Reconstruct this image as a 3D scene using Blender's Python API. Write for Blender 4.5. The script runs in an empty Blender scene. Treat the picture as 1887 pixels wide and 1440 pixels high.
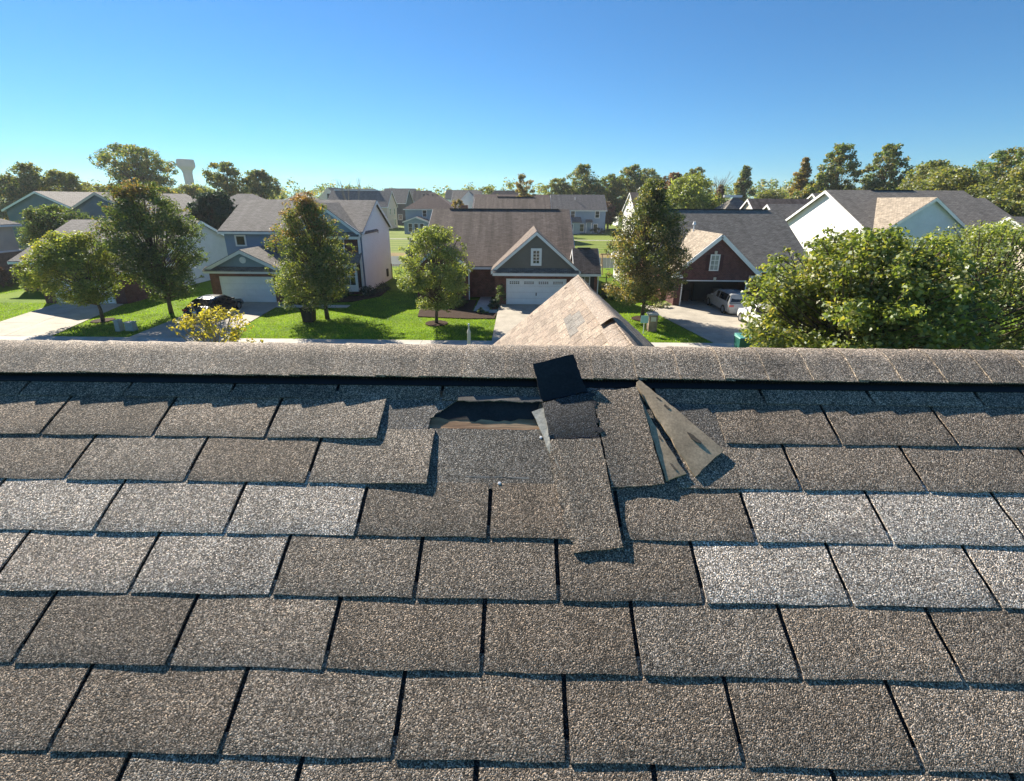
import bpy, bmesh, math, random
import numpy as np
from mathutils import Matrix, Vector

SC = bpy.context.scene
COL = SC.collection
rad = math.radians

# ------------------------------------------------------------------ camera
EYE = Vector((0, 0, 8.341))
cd = bpy.data.cameras.new('camera'); cam = bpy.data.objects.new('camera', cd); COL.objects.link(cam)
cd.sensor_width = 36; cd.lens = 16.116; cd.shift_y = -0.0371; cd.clip_start = 0.02; cd.clip_end = 4000
cam.matrix_world = Matrix(((0.999842, -0.010526, 0.014341, 0), (0.016923, 0.314253, -0.949189, 0),
                           (0.005484, 0.949281, 0.314381, EYE.z), (0, 0, 0, 1)))
SC.camera = cam

# ------------------------------------------------------------------ light
SUN_EL, SUN_AZ = 34.0, -40.0          # azimuth measured from +Y, negative = left
sdir = Vector((math.sin(rad(SUN_AZ)) * math.cos(rad(SUN_EL)), math.cos(rad(SUN_AZ)) * math.cos(rad(SUN_EL)), math.sin(rad(SUN_EL))))
W = bpy.data.worlds.new('World'); SC.world = W; W.use_nodes = True
wn = W.node_tree
sky = wn.nodes.new('ShaderNodeTexSky'); sky.sky_type = 'NISHITA'; sky.sun_disc = False
sky.sun_elevation = rad(SUN_EL); sky.sun_rotation = rad(SUN_AZ)
sky.altitude = 250; sky.air_density = 1.0; sky.dust_density = 0.0; sky.ozone_density = 2.5
tint = wn.nodes.new('ShaderNodeMix'); tint.data_type = 'RGBA'; tint.blend_type = 'MULTIPLY'; tint.inputs[0].default_value = 1
tint.inputs[7].default_value = (.25, .57, .80, 1)      # clear, dry autumn air: deeper blue over the whole dome
wn.links.new(sky.outputs[0], tint.inputs[6]); wn.links.new(tint.outputs[2], wn.nodes['Background'].inputs[0])
wn.nodes['Background'].inputs[1].default_value = 0.066
sl = bpy.data.lights.new('sun', 'SUN'); sl.energy = 5.0; sl.angle = rad(0.5); sl.color = (1.0, 0.91, 0.76)
so = bpy.data.objects.new('sun', sl); COL.objects.link(so)
so.rotation_euler = (-sdir).to_track_quat('-Z', 'Y').to_euler(); so.location = sdir * 200
SC.view_settings.view_transform = 'Standard'; SC.view_settings.look = 'None'
SC.view_settings.exposure = 1.3; SC.view_settings.gamma = 1
SC.cycles.max_bounces = 6; SC.cycles.diffuse_bounces = 4; SC.cycles.transmission_bounces = 4
SC.cycles.transparent_max_bounces = 6; SC.cycles.use_denoising = True

# ------------------------------------------------------------------ helpers
WL = {}
def props(o, label=None, cat=None, group=None, kind=None):
    if label: o['label'] = label
    if cat: o['category'] = cat
    if group: o['group'] = group
    if kind: o['kind'] = kind
    return o
def thing(name, loc, label, cat, group=None):
    o = bpy.data.objects.new(name, None); COL.objects.link(o); o.location = loc
    o.empty_display_size = .3
    WL[o.name] = Vector(loc); return props(o, label, cat, group)
def link(name, me, parent=None, loc=None):
    o = bpy.data.objects.new(name, me); COL.objects.link(o)
    if parent: o.parent = parent
    if loc is not None: o.location = loc
    WL[o.name] = WL[parent.name].copy() if parent and parent.name in WL else Vector((0, 0, 0))
    return o
def mk(name, verts, faces, mat, parent=None, uv=None, smooth=False, fix=False):
    base = WL[parent.name] if parent else Vector((0, 0, 0))
    me = bpy.data.meshes.new(name)
    me.from_pydata([(v[0] - base[0], v[1] - base[1], v[2] - base[2]) for v in verts], [], faces)
    if fix:
        bm = bmesh.new(); bm.from_mesh(me); bmesh.ops.recalc_face_normals(bm, faces=bm.faces); bm.to_mesh(me); bm.free()
    if uv:
        l = me.uv_layers.new(name='UVMap')
        for i, lp in enumerate(me.loops): l.data[i].uv = uv[lp.vertex_index]
    if smooth:
        me.polygons.foreach_set('use_smooth', [True] * len(me.polygons))
    me.materials.append(mat)
    return link(name, me, parent)
class MB:
    def __init__(s): s.v = []; s.f = []
    def box(s, a, b):
        x0, y0, z0 = a; x1, y1, z1 = b; n = len(s.v)
        s.v += [(x0, y0, z0), (x1, y0, z0), (x1, y1, z0), (x0, y1, z0), (x0, y0, z1), (x1, y0, z1), (x1, y1, z1), (x0, y1, z1)]
        s.f += [tuple(n + i for i in q) for q in ((3, 2, 1, 0), (4, 5, 6, 7), (0, 1, 5, 4), (1, 2, 6, 5), (2, 3, 7, 6), (3, 0, 4, 7))]
        return s
    def hexa(s, p):
        n = len(s.v); s.v += [tuple(q) for q in p]
        s.f += [tuple(n + i for i in q) for q in ((3, 2, 1, 0), (4, 5, 6, 7), (0, 1, 5, 4), (1, 2, 6, 5), (2, 3, 7, 6), (3, 0, 4, 7))]
        return s
    def slab(s, quad, t):           # quad lower surface, thickened along +z
        return s.hexa([tuple(q) for q in quad] + [(q[0], q[1], q[2] + t) for q in quad])
    def beam(s, a, b, w, h):        # bar from a to b; w sideways, h vertical
        a = Vector(a); b = Vector(b); d = (b - a).normalized()
        up = Vector((0, 0, 1)) if abs(d.z) < .95 else Vector((0, 1, 0))
        sx = d.cross(up).normalized() * w / 2; uz = sx.cross(d).normalized() * h / 2
        return s.hexa([a - sx - uz, a + sx - uz, b + sx - uz, b - sx - uz, a - sx + uz, a + sx + uz, b + sx + uz, b - sx + uz])
    def tube(s, pts, rr, n=6, cap=True):
        rings = []
        for i, p in enumerate(pts):
            p = Vector(p)
            d = (Vector(pts[min(i + 1, len(pts) - 1)]) - Vector(pts[max(i - 1, 0)])).normalized()
            ax = d.cross(Vector((0, 0, 1)) if abs(d.z) < .9 else Vector((1, 0, 0))).normalized(); ay = d.cross(ax)
            k = len(s.v); rings.append(k)
            for j in range(n):
                a = 2 * math.pi * j / n
                s.v.append(tuple(p + (ax * math.cos(a) + ay * math.sin(a)) * rr[i]))
        for i in range(len(rings) - 1):
            for j in range(n):
                s.f.append((rings[i] + j, rings[i] + (j + 1) % n, rings[i + 1] + (j + 1) % n, rings[i + 1] + j))
        if cap:
            s.f.append(tuple(rings[0] + j for j in range(n))[::-1]); s.f.append(tuple(rings[-1] + j for j in range(n)))
        return s
    def lathe(s, c, prof, n=16):
        rings = []
        for r, z in prof:
            k = len(s.v); rings.append(k)
            for j in range(n):
                a = 2 * math.pi * j / n; s.v.append((c[0] + r * math.cos(a), c[1] + r * math.sin(a), c[2] + z))
        for i in range(len(rings) - 1):
            for j in range(n): s.f.append((rings[i] + j, rings[i] + (j + 1) % n, rings[i + 1] + (j + 1) % n, rings[i + 1] + j))
        s.f.append(tuple(rings[0] + j for j in range(n))[::-1]); s.f.append(tuple(rings[-1] + j for j in range(n)))
        return s
    def out(s, name, mat, parent=None, smooth=False): return mk(name, s.v, s.f, mat, parent, smooth=smooth, fix=True)

# ------------------------------------------------------------------ materials
class NT:
    def __init__(s, name):
        s.m = bpy.data.materials.new(name); s.m.use_nodes = True; s.t = s.m.node_tree
        s.b = s.t.nodes['Principled BSDF']; s.o = s.t.nodes['Material Output']
    def n(s, ty, **k):
        nd = s.t.nodes.new('ShaderNode' + ty)
        for a, v in k.items():
            if a in nd.inputs: s.put(nd.inputs[a], v)
            else: setattr(nd, a, v)
        return nd
    def put(s, sock, v):
        if isinstance(v, bpy.types.NodeSocket): s.t.links.new(v, sock)
        elif isinstance(v, tuple) and len(v) == 3 and sock.type == 'RGBA': sock.default_value = (*v, 1)
        else: sock.default_value = v
    def noise(s, co, scale, detail=3, rough=.55, **k):
        nd = s.n('TexNoise', **k); nd.inputs['Scale'].default_value = scale; nd.inputs['Detail'].default_value = detail
        nd.inputs['Roughness'].default_value = rough
        if co is not None: s.put(nd.inputs['Vector'], co)
        return nd.outputs[0]
    def ramp(s, f, stops, interp='LINEAR'):
        nd = s.n('ValToRGB'); cr = nd.color_ramp; cr.interpolation = interp
        while len(cr.elements) < len(stops): cr.elements.new(.5)
        for e, (p, c) in zip(cr.elements, stops): e.position = p; e.color = (*c, 1) if isinstance(c, tuple) else (c, c, c, 1)
        s.put(nd.inputs[0], f); return nd.outputs[0]
    def mix(s, f, a, b, mode='MIX'):
        nd = s.n('Mix', data_type='RGBA', blend_type=mode); nd.clamp_factor = True
        s.put(nd.inputs[0], f); s.put(nd.inputs[6], a); s.put(nd.inputs[7], b); return nd.outputs[2]
    def math(s, op, a, b=0.0, c=0.0):
        nd = s.n('Math', operation=op); s.put(nd.inputs[0], a); s.put(nd.inputs[1], b); s.put(nd.inputs[2], c); return nd.outputs[0]
    def pos(s): return s.n('NewGeometry').outputs['Position']
    def mapping(s, co, sc=(1, 1, 1), rot=(0, 0, 0)):
        nd = s.n('Mapping'); s.put(nd.inputs[0], co); nd.inputs['Scale'].default_value = sc; nd.inputs['Rotation'].default_value = rot; return nd.outputs[0]
    def bump(s, h, st, dist):
        nd = s.n('Bump'); nd.inputs['Strength'].default_value = st; nd.inputs['Distance'].default_value = dist; s.put(nd.inputs['Height'], h)
        s.put(s.b.inputs['Normal'], nd.outputs[0]); return nd
    def set(s, col=None, rough=None, spec=None, metal=None):
        if col is not None: s.put(s.b.inputs['Base Color'], col)
        if rough is not None: s.put(s.b.inputs['Roughness'], rough)
        if spec is not None: s.put(s.b.inputs['Specular IOR Level'], spec)
        if metal is not None: s.put(s.b.inputs['Metallic'], metal)
        return s
def plain(name, col, rough=.6, spec=.3, var=.12, scale=6, metal=0):
    t = NT(name); p = t.pos(); f = t.noise(p, scale, 4)
    lo = tuple(c * (1 - var) for c in col); hi = tuple(min(1, c * (1 + var)) for c in col)
    t.set(t.ramp(f, [(.3, lo), (.7, hi)]), rough, spec, metal); return t.m
def mat_granule(name, tint=(1, 1, 1), use_obj=True, soft=0.0, cell=.0021, bump=1.0, dist=.0020, contrast=1.0, smear=True):
    """mineral-surfaced asphalt: coloured grains with relief; object colour sets the blend of each piece"""
    t = NT(name); p = t.pos()
    v1 = t.n('TexVoronoi', feature='F1'); t.put(v1.inputs['Vector'], p); v1.inputs['Scale'].default_value = 1 / cell
    sep = t.n('SeparateColor'); t.put(sep.inputs[0], v1.outputs['Color'])
    lo = 1 - .72 * contrast
    g = t.ramp(sep.outputs[0], [(0, .12), (.3, .46), (.62, .95), (.85, 1.75), (1, 3.4)])
    if soft: g = t.mix(soft, g, (1.0, 1.0, 1.0))
    warm = t.ramp(sep.outputs[1], [(0, (1.08, 1.0, .91)), (.5, (1.0, 1.0, 1.0)), (1, (.93, .99, 1.08))])
    big = t.ramp(t.noise(p, 9, 4, .6), [(.25, .82), (.75, 1.17)])
    mid = t.ramp(t.noise(p, 60, 3, .6), [(.25, .80), (.75, 1.18)])
    st = t.noise(t.mapping(p, (5.5, 1.1, 1.1)), 1.0, 6, .65)
    stain = t.ramp(st, [(.30, .72), (.46, 1.0), (.62, 1.0), (.78, 1.16)])
    wear = t.ramp(t.noise(p, 22, 5, .72), [(.28, .70), (.42, 1.0), (.66, 1.0), (.80, 1.2)])
    c = t.n('ObjectInfo').outputs['Color'] if use_obj else None
    c = t.mix(1.0, c if c is not None else tint, g, 'MULTIPLY'); c = t.mix(1.0, c, warm, 'MULTIPLY')
    c = t.mix(1.0, c, big, 'MULTIPLY'); c = t.mix(1.0, c, mid, 'MULTIPLY'); c = t.mix(1.0, c, stain, 'MULTIPLY'); c = t.mix(1.0, c, wear, 'MULTIPLY')
    t.set(c, .82, .35)
    h = t.math('SUBTRACT', 1.0, v1.outputs['Distance'])
    n2 = t.noise(p, 420, 2, .6)
    hh = t.math('ADD', h, t.math('MULTIPLY', n2, .9))
    t.bump(hh, bump, dist)
    return t.m
def mat_roof(name, c1, c2, streak=.25, uvs=1.0):
    t = NT(name); uv = t.n('UVMap').outputs[0]
    bt = t.n('TexBrick', offset=.5); t.put(bt.inputs['Vector'], uv)
    for k, v in (('Scale', 1.0), ('Brick Width', .32 * uvs), ('Row Height', .14 * uvs), ('Mortar Size', .012), ('Mortar Smooth', .4), ('Bias', 0.0)): bt.inputs[k].default_value = v
    bt.inputs['Color1'].default_value = (*c1, 1); bt.inputs['Color2'].default_value = (*c2, 1); bt.inputs['Mortar'].default_value = (*[c * .45 for c in c1], 1)
    pv = t.n('TexVoronoi'); t.put(pv.inputs['Vector'], t.mapping(uv, (3.1, 7.1, 1))); pv.inputs['Scale'].default_value = 1
    sc = t.n('SeparateColor'); t.put(sc.inputs[0], pv.outputs['Color'])
    c = t.mix(1.0, bt.outputs['Color'], t.ramp(sc.outputs[0], [(0, .78), (1, 1.2)]), 'MULTIPLY')
    st = t.noise(t.mapping(uv, (1.6, .10, 1)), 1.0, 5, .62)
    c = t.mix(1.0, c, t.ramp(st, [(.3, 1 - streak * 1.4), (.7, 1 + streak * 1.4)]), 'MULTIPLY')
    gr = t.noise(t.pos(), 40, 3, .7); c = t.mix(1.0, c, t.ramp(gr, [(.3, .72), (.7, 1.28)]), 'MULTIPLY')
    t.set(c, .85, .25); t.bump(t.math('ADD', bt.outputs['Fac'], t.math('MULTIPLY', gr, -.5)), .5, -.02); return t.m
def mat_siding(name, col, lap=.14, var=.07):
    t = NT(name); p = t.pos(); s = t.n('SeparateXYZ'); t.put(s.inputs[0], p)
    fr = t.math('FRACT', t.math('DIVIDE', s.outputs[2], lap))
    d = t.ramp(t.noise(p, 1.2, 5, .6), [(.3, tuple(c * (1 - var) for c in col)), (.7, tuple(min(1, c * (1 + var)) for c in col))])
    t.set(d, .55, .3); t.bump(t.math('SUBTRACT', 1.0, fr), .8, .018); return t.m
def mat_brick(name, c1, c2, mortar):
    t = NT(name); p = t.pos(); s = t.n('SeparateXYZ'); t.put(s.inputs[0], p)
    cb = t.n('CombineXYZ'); t.put(cb.inputs[0], t.math('ADD', s.outputs[0], s.outputs[1])); t.put(cb.inputs[1], s.outputs[2])
    bt = t.n('TexBrick', offset=.5); t.put(bt.inputs['Vector'], cb.outputs[0])
    for k, v in (('Scale', 1.0), ('Brick Width', .21), ('Row Height', .075), ('Mortar Size', .008), ('Mortar Smooth', .2), ('Bias', -.1)): bt.inputs[k].default_value = v
    bt.inputs['Color1'].default_value = (*c1, 1); bt.inputs['Color2'].default_value = (*c2, 1); bt.inputs['Mortar'].default_value = (*mortar, 1)
    c = t.mix(1.0, bt.outputs['Color'], t.ramp(t.noise(p, 2.5, 5, .65), [(.3, .7), (.7, 1.3)]), 'MULTIPLY')
    t.set(c, .85, .2); t.bump(bt.outputs['Fac'], .6, -.012); return t.m
def mat_leaf(name, c1, c2, c3, fall=None, fall_z=None, fall_amt=.35, trans=.48):
    """leaves: per-leaf colour, partly autumn coloured in patches, light coming through"""
    t = NT(name); geo = t.n('NewGeometry'); r = geo.outputs['Random Per Island']
    col = t.ramp(r, [(0, c1), (.55, c2), (1, c3)])
    ob = t.n('TexCoord').outputs['Object']
    cl = t.noise(ob, .75, 2, .5); col = t.mix(1.0, col, t.ramp(cl, [(.3, .62), (.7, 1.35)]), 'MULTIPLY')
    if fall:
        f = t.noise(ob, .55, 3, .6)
        if fall_z:
            s = t.n('SeparateXYZ'); t.put(s.inputs[0], ob)
            mr = t.n('MapRange'); t.put(mr.inputs[0], s.outputs[2]); mr.inputs[1].default_value = fall_z[0]; mr.inputs[2].default_value = fall_z[1]
            mr.inputs[3].default_value = -.12; mr.inputs[4].default_value = .22
            f = t.math('ADD', f, mr.outputs[0])
        f = t.math('ADD', f, t.math('MULTIPLY', t.math('SUBTRACT', r, .5), .25))
        col = t.mix(t.ramp(f, [(.62 - fall_amt * .35, 0.0), (.78 - fall_amt * .3, 1.0)]), col, fall)
    df = t.n('BsdfDiffuse'); t.put(df.inputs[0], col)
    tr = t.n('BsdfTranslucent'); t.put(tr.inputs[0], t.mix(1.0, col, (1.65, 1.62, .62), 'MULTIPLY'))
    gl = t.n('BsdfGlossy'); gl.inputs['Roughness'].default_value = .5; t.put(gl.inputs[0], (.9, .95, 1.0))
    m1 = t.n('MixShader'); m1.inputs[0].default_value = trans; t.put(m1.inputs[1], df.outputs[0]); t.put(m1.inputs[2], tr.outputs[0])
    m2 = t.n('MixShader'); m2.inputs[0].default_value = .045; t.put(m2.inputs[1], m1.outputs[0]); t.put(m2.inputs[2], gl.outputs[0])
    t.put(t.o.inputs[0], m2.outputs[0]); return t.m
def mat_concrete(name, col=(.42, .38, .32)):
    t = NT(name); p = t.pos()
    c = t.ramp(t.noise(p, .8, 6, .65), [(.3, tuple(x * .78 for x in col)), (.7, tuple(x * 1.15 for x in col))])
    c = t.mix(1.0, c, t.ramp(t.noise(p, 14, 4, .7), [(.3, .86), (.7, 1.12)]), 'MULTIPLY')
    t.set(c, .85, .2); t.bump(t.noise(p, 60, 3), .25, .01); return t.m
def mat_grass(name, c1, c2, c3):
    t = NT(name); p = t.pos()
    a = t.ramp(t.noise(p, .25, 5, .6), [(.3, c1), (.55, c2), (.75, c3)])
    b = t.noise(p, 9, 5, .75); a = t.mix(1.0, a, t.ramp(b, [(.25, .5), (.75, 1.45)]), 'MULTIPLY')
    t.set(a, .9, .1); t.bump(b, .9, .06); return t.m
def mat_glass(name, col=(.02, .025, .03), rough=.06):
    t = NT(name); t.set(t.ramp(t.noise(t.pos(), .7, 3), [(.3, tuple(c * .6 for c in col)), (.7, tuple(c * 1.5 for c in col))]), rough, .6); return t.m

M = {}
M['granule'] = mat_granule('roof_granules')
M['granule_dark'] = mat_granule('roof_granules_unweathered', cell=.0021)
M['cap_gran'] = mat_granule('ridge_cap_granules')
M['gable_gran'] = mat_granule('front_gable_granules', cell=.008, dist=.002, bump=.4, soft=.55)
def _felt():
    t = NT('asphalt_underside'); p = t.pos()
    c = t.mix(1.0, t.n('ObjectInfo').outputs['Color'], t.ramp(t.noise(p, 160, 4, .7), [(.3, .72), (.7, 1.3)]), 'MULTIPLY')
    c = t.mix(1.0, c, t.ramp(t.noise(p, 14, 4, .6), [(.3, .75), (.7, 1.22)]), 'MULTIPLY')
    t.set(c, .8, .25); t.bump(t.noise(p, 500, 3, .7), .5, .0012); return t.m
M['felt'] = _felt()
def _deck():
    t = NT('bare_deck_boards'); p = t.pos()
    c = t.ramp(t.noise(t.mapping(p, (6, 60, 60)), 1.0, 6, .7), [(.25, (.16, .09, .05)), (.5, (.32, .20, .12)), (.75, (.52, .38, .24))])
    t.set(c, .85, .2); t.bump(t.noise(t.mapping(p, (10, 200, 200)), 1.0, 4), .5, .002); return t.m
M['deck'] = _deck()
M['black_plastic'] = plain('black_plastic', (.012, .012, .014), .55, .3)
M['sealant'] = plain('dried_sealant', (.6, .6, .58), .6)
M['nailhead'] = plain('nail_head', (.75, .76, .78), .35, .5)
M['white'] = plain('white_trim', (.78, .79, .80), .5, .35, .05, 2)
M['cream_trim'] = plain('cream_trim', (.62, .58, .50), .5, .3, .06, 2)
M['door_white'] = plain('garage_door_white', (.80, .82, .85), .45, .35, .04, 2)
M['dark_trim'] = plain('dark_shutter', (.035, .035, .04), .6)
M['dark_door'] = plain('dark_door', (.02, .026, .034), .5)
M['glass'] = mat_glass('window_glass', (.03, .04, .045))
M['bark'] = plain('bark', (.11, .085, .065), .9, .1, .35, 12)
M['pale_bark'] = plain('pale_bark', (.26, .23, .2), .9, .1, .3, 12)
M['concrete'] = mat_concrete('driveway_concrete')
M['concrete_pale'] = mat_concrete('sidewalk_concrete', (.48, .45, .40))
M['asphalt'] = plain('asphalt', (.05, .05, .052), .9, .2, .25, 20)
M['mulch'] = plain('mulch', (.05, .032, .024), .95, .1, .4, 10)
M['grass'] = mat_grass('lawn_ground', (.075, .15, .012), (.14, .22, .013), (.20, .27, .02))
M['metal'] = plain('galvanised_metal', (.5, .52, .54), .4, .5, .1, 5, .6)

# ------------------------------------------------------------------ ground, street, paths
def sheet(name, x0, x1, y0, y1, z, mat, parent=None):
    return mk(name, [(x0, y0, z), (x1, y0, z), (x1, y1, z), (x0, y1, z)], [(0, 1, 2, 3)], mat, parent)
props(sheet('ground', -1200, 1200, -150, 1300, 0, M['grass']), 'grassy ground spreading out to the horizon', None, None, 'structure')
props(sheet('road', -120, 120, 14.2, 23.6, .004, M['asphalt']), 'asphalt street running behind the roof ridge', None, None, 'structure')
kb = MB(); kb.box((-120, 23.6, 0), (120, 23.75, .12)); kb.box((-120, 14.05, 0), (120, 14.2, .12))
props(kb.out('kerb', M['concrete_pale']), 'concrete kerb along both sides of the street', None, None, 'structure')
sw = props(sheet('sidewalk', -60, 60, 25.9, 27.35, .005, M['mulch']), 'concrete sidewalk across the street', None, None, 'structure')
rng = random.Random(5)
x = -60.0
sm = bpy.data.meshes.new('slab'); sb = MB().box((.008, 25.9, .006), (1.492, 27.35, .04)); sm.from_pydata(sb.v, [], sb.f); sm.materials.append(M['concrete_pale'])
while x < 58:
    o = link('slab', sm, sw, (x, 0, rng.uniform(-.006, .006))); x += 1.5
def driveway(label, x0, x1, y0, y1, nx, ny, xw0=None, xw1=None):
    """concrete drive of separate slabs, flaring to xw0..xw1 at the street end"""
    xw0 = x0 if xw0 is None else xw0; xw1 = x1 if xw1 is None else xw1
    root = props(sheet('driveway', min(x0, xw0), max(x1, xw1), y0, y1, .003, M['mulch']), label, None, None, 'structure')
    root.data.vertices[0].co.x = xw0; root.data.vertices[1].co.x = xw1; root.data.vertices[2].co.x = x1; root.data.vertices[3].co.x = x0
    def xx(u, v): return (xw0 + (x0 - xw0) * v) * (1 - u) + (xw1 + (x1 - xw1) * v) * u
    for i in range(nx):
        for j in range(ny):
            g = .012; u0, u1 = i / nx, (i + 1) / nx; v0, v1 = j / ny, (j + 1) / ny
            ya, yb = y0 + (y1 - y0) * v0 + g, y0 + (y1 - y0) * v1 - g
            z = .045 + rng.uniform(-.004, .004)
            q = [(xx(u0, v0) + g, ya), (xx(u1, v0) - g, ya), (xx(u1, v1) - g, yb), (xx(u0, v1) + g, yb)]
            m = MB().hexa([(a, b, .004) for a, b in q] + [(a, b, z) for a, b in q]); m.out('slab', M['concrete'], root)
    return root
driveway('concrete driveway under the black sedan', -25.6, -20.0, 27.36, 38.0, 2, 3, -24.6, -18.6)
driveway('concrete driveway before the taupe gabled garage', -1.7, 4.5, 27.36, 38.0, 2, 3)
driveway('wide concrete driveway before the open brick garage', 10.2, 19.2, 27.36, 38.1, 3, 4, 12.1, 19.6)
driveway('sunlit concrete driveway at the far left', -38.4, -32.8, 27.36, 36.8, 2, 3, -35.6, -29.6)
def walk(label, rects):
    root = None
    for i, (x0, x1, y0, y1) in enumerate(rects):
        m = MB().box((x0, y0, .002), (x1, y1, .05))
        if root is None: root = props(m.out('path', M['concrete_pale']), label, None, None, 'structure')
        else: m.out('slab', M['concrete_pale'], root)
walk('front walk leading to the dark door', [(-3.6, -2.4, 35.4, 37.2), (-3.55, -2.45, 37.23, 39.4), (-3.5, -2.5, 39.43, 42.3), (-2.37, -1.73, 34.8, 35.9)])
walk('front walk beside the brick pillar', [(-19.9, -16.6, 36.2, 37.1), (-16.57, -14.0, 36.2, 37.1)])
walk('narrow path across the green behind the houses', [(-90, -40, 105, 106.1), (-39.95, 10, 105, 106.1), (10.05, 60, 104.8, 105.9)])
def _water():
    t = NT('pond_water'); t.set((.06, .065, .03), .45, .25); t.bump(t.noise(t.mapping(t.pos(), (1, 4, 1)), 1.5, 3), .15, .05); return t.m
props(sheet('pond', -22, 30, 61, 72.5, .006, _water()), 'olive green pond behind the houses', None, None, 'structure')
props(sheet('bank', -24, 32, 72.51, 77.5, .01, mat_grass('dry_bank', (.20, .15, .07), (.26, .20, .09), (.17, .17, .05))), 'dry tan grass bank of the pond', None, None, 'structure')
def _mown():
    t = NT('mown_green'); p = t.pos(); s = t.n('SeparateXYZ'); t.put(s.inputs[0], p)
    w = t.math('SINE', t.math('ADD', t.math('MULTIPLY', s.outputs[1], 1.35), t.math('MULTIPLY', t.noise(p, .06, 2), 5.0)))
    c = t.mix(t.ramp(w, [(.2, 0.0), (.8, 1.0)]), (.12, .17, .03), (.19, .22, .05)); c = t.mix(1.0, c, t.ramp(t.noise(p, 3, 5, .7), [(.3, .75), (.7, 1.25)]), 'MULTIPLY')
    t.set(c, .9, .1); return t.m
props(sheet('meadow', -110, 110, 77.52, 175, .008, _mown()), 'mown green with pale stripes behind the pond', None, None, 'structure')

# ------------------------------------------------------------------ the near house: roof in the foreground
TH = rad(30.26); CT, ST = math.cos(TH), math.sin(TH)
RO = Vector((0, .535, 7.413))                      # origin of the roof frame: x along the ridge, s up the slope, h out of it
RW, EX = .3048, .127
near = thing('house', (0, 5, 0), 'near house whose brown shingled roof with a torn patch fills the foreground', 'house')
M['wall_tan'] = mat_siding('near_house_siding', (.42, .38, .32))
RR = Matrix.Rotation(TH, 4, 'X')
def roofpart(name, me, parent, loc, color=None):
    o = link(name, me, parent, loc)
    if color: o.color = (*color, 1)
    return o
def slope_obj(name, v, f, mat):
    me = bpy.data.meshes.new(name); me.from_pydata(v, [], f); me.materials.append(mat)
    o = link(name, me, near); o.matrix_local = Matrix.Translation(RO - WL[near.name]) @ RR; return o
# deck under the tabs, with the torn-out hole left open to bare boards
DK = [(-4.5, -6.5, -.003), (4.5, -6.5, -.003), (4.5, .962, -.003), (-4.5, .962, -.003), (-4.5, -6.5, -.12), (4.5, -6.5, -.12), (4.5, .9, -.12), (-4.5, .9, -.12)]
slope = slope_obj('roof_slope', DK, [(0, 1, 2, 3), (7, 6, 5, 4), (0, 4, 5, 1), (1, 5, 6, 2), (2, 6, 7, 3), (3, 7, 4, 0)], M['granule'])
slope.color = (.045, .042, .042, 1)
def tab_mesh(w, seed, ex=EX, a=.0090, drop=.0048, T=.0050, curl=.0029, wav=.0007, mat=None, xs=6, name='shingle_tab', side=0.0):
    r = random.Random(seed); ys = [0, .004, .013, .026, .044, .08, ex + .03]
    p1, p2, p3 = r.uniform(0, 6.3), r.uniform(0, 6.3), r.uniform(.5, 1.3); lift = [r.uniform(-.0006, .0009) for _ in range(2)]
    v = []; f = []
    for j, y in enumerate(ys):
        for i in range(xs + 1):
            u = i / xs; x = w * u
            e = max(0, 1 - y / .06)
            h = a - drop * y / ex - curl * max(0, 1 - y / .044) ** 2 + e * (wav * p3 * math.sin(p1 + 4.2 * u) + lift[0] * (1 - u) + lift[1] * u)
            h += side * u * u
            yy = y + (.0012 * math.sin(p2 + 9 * u) + r.uniform(-.0006, .0006) if j < 2 else 0)
            xx = x + (r.uniform(-.0007, .0007) if i in (0, xs) else 0)
            v.append((xx, yy, h))
    n = xs + 1
    for j in range(len(ys) - 1):
        for i in range(xs): f.append((j * n + i, j * n + i + 1, (j + 1) * n + i + 1, (j + 1) * n + i))
    k = len(v)
    edge = [(len(ys) - 1 - j) * n for j in range(len(ys))] + [i for i in range(1, n)] + [j * n + n - 1 for j in range(1, len(ys))]
    m_ = len(edge)
    for q in edge: v.append(v[q])
    for q in edge: v.append((v[q][0], v[q][1] + .0006, v[q][2] - T))
    for i in range(m_ - 1): f.append((k + i, k + m_ + i, k + m_ + i + 1, k + i + 1))
    me = bpy.data.meshes.new(name); me.from_pydata(v, [], f)
    me.polygons.foreach_set('use_smooth', [i < (len(ys) - 1) * xs for i in range(len(f))])
    me.materials.append(mat or M['granule']); return me
TABS = [tab_mesh(RW - .0096, 100 + i) for i in range(14)]
LIGHT, BROWN, MID = (.395, .345, .295), (.205, .166, .130), (.24, .198, .158)
ROWS = {-1: -1.133, 1: -1.284, 2: -1.133, 3: -.979, 4: -.824, 5: -.979, 6: -.821, 7: -.979, 8: -.821}
rng = random.Random(11)
for row, off in ROWS.items():
    s = (6 - row) * EX if row > 0 else .762
    k0 = math.floor((-2.5 - off) / RW)
    for k in range(k0, k0 + 17):
        x0 = off + k * RW; xc = x0 + RW / 2
        if row == 1 and -.40 < xc < .53: continue
        if row == 2 and -.21 < xc < .30: continue
        if row == 3: base = LIGHT if (xc < -.37 or xc > .55) else BROWN
        elif row == 4: base = LIGHT if (xc < -.52 or xc > .42) else BROWN
        elif row == 6: base = MID if (k + 3) % 4 == 0 else BROWN
        else: base = MID if rng.random() < .4 else BROWN
        jit = rng.uniform(.9, 1.12); tint = rng.uniform(-.03, .03)
        c = (base[0] * jit * (1 + tint), base[1] * jit, base[2] * jit * (1 - tint))
        me = TABS[rng.randrange(14)]
        if row in (1, 2) and abs(x0 + RW - (-.37 if row == 1 else -.219)) < .02: me = tab_mesh(RW - .0096, 500 + row, side=.0045)
        roofpart('shingle_tab', me, slope, (x0 + .0042, s, 0), c)
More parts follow.
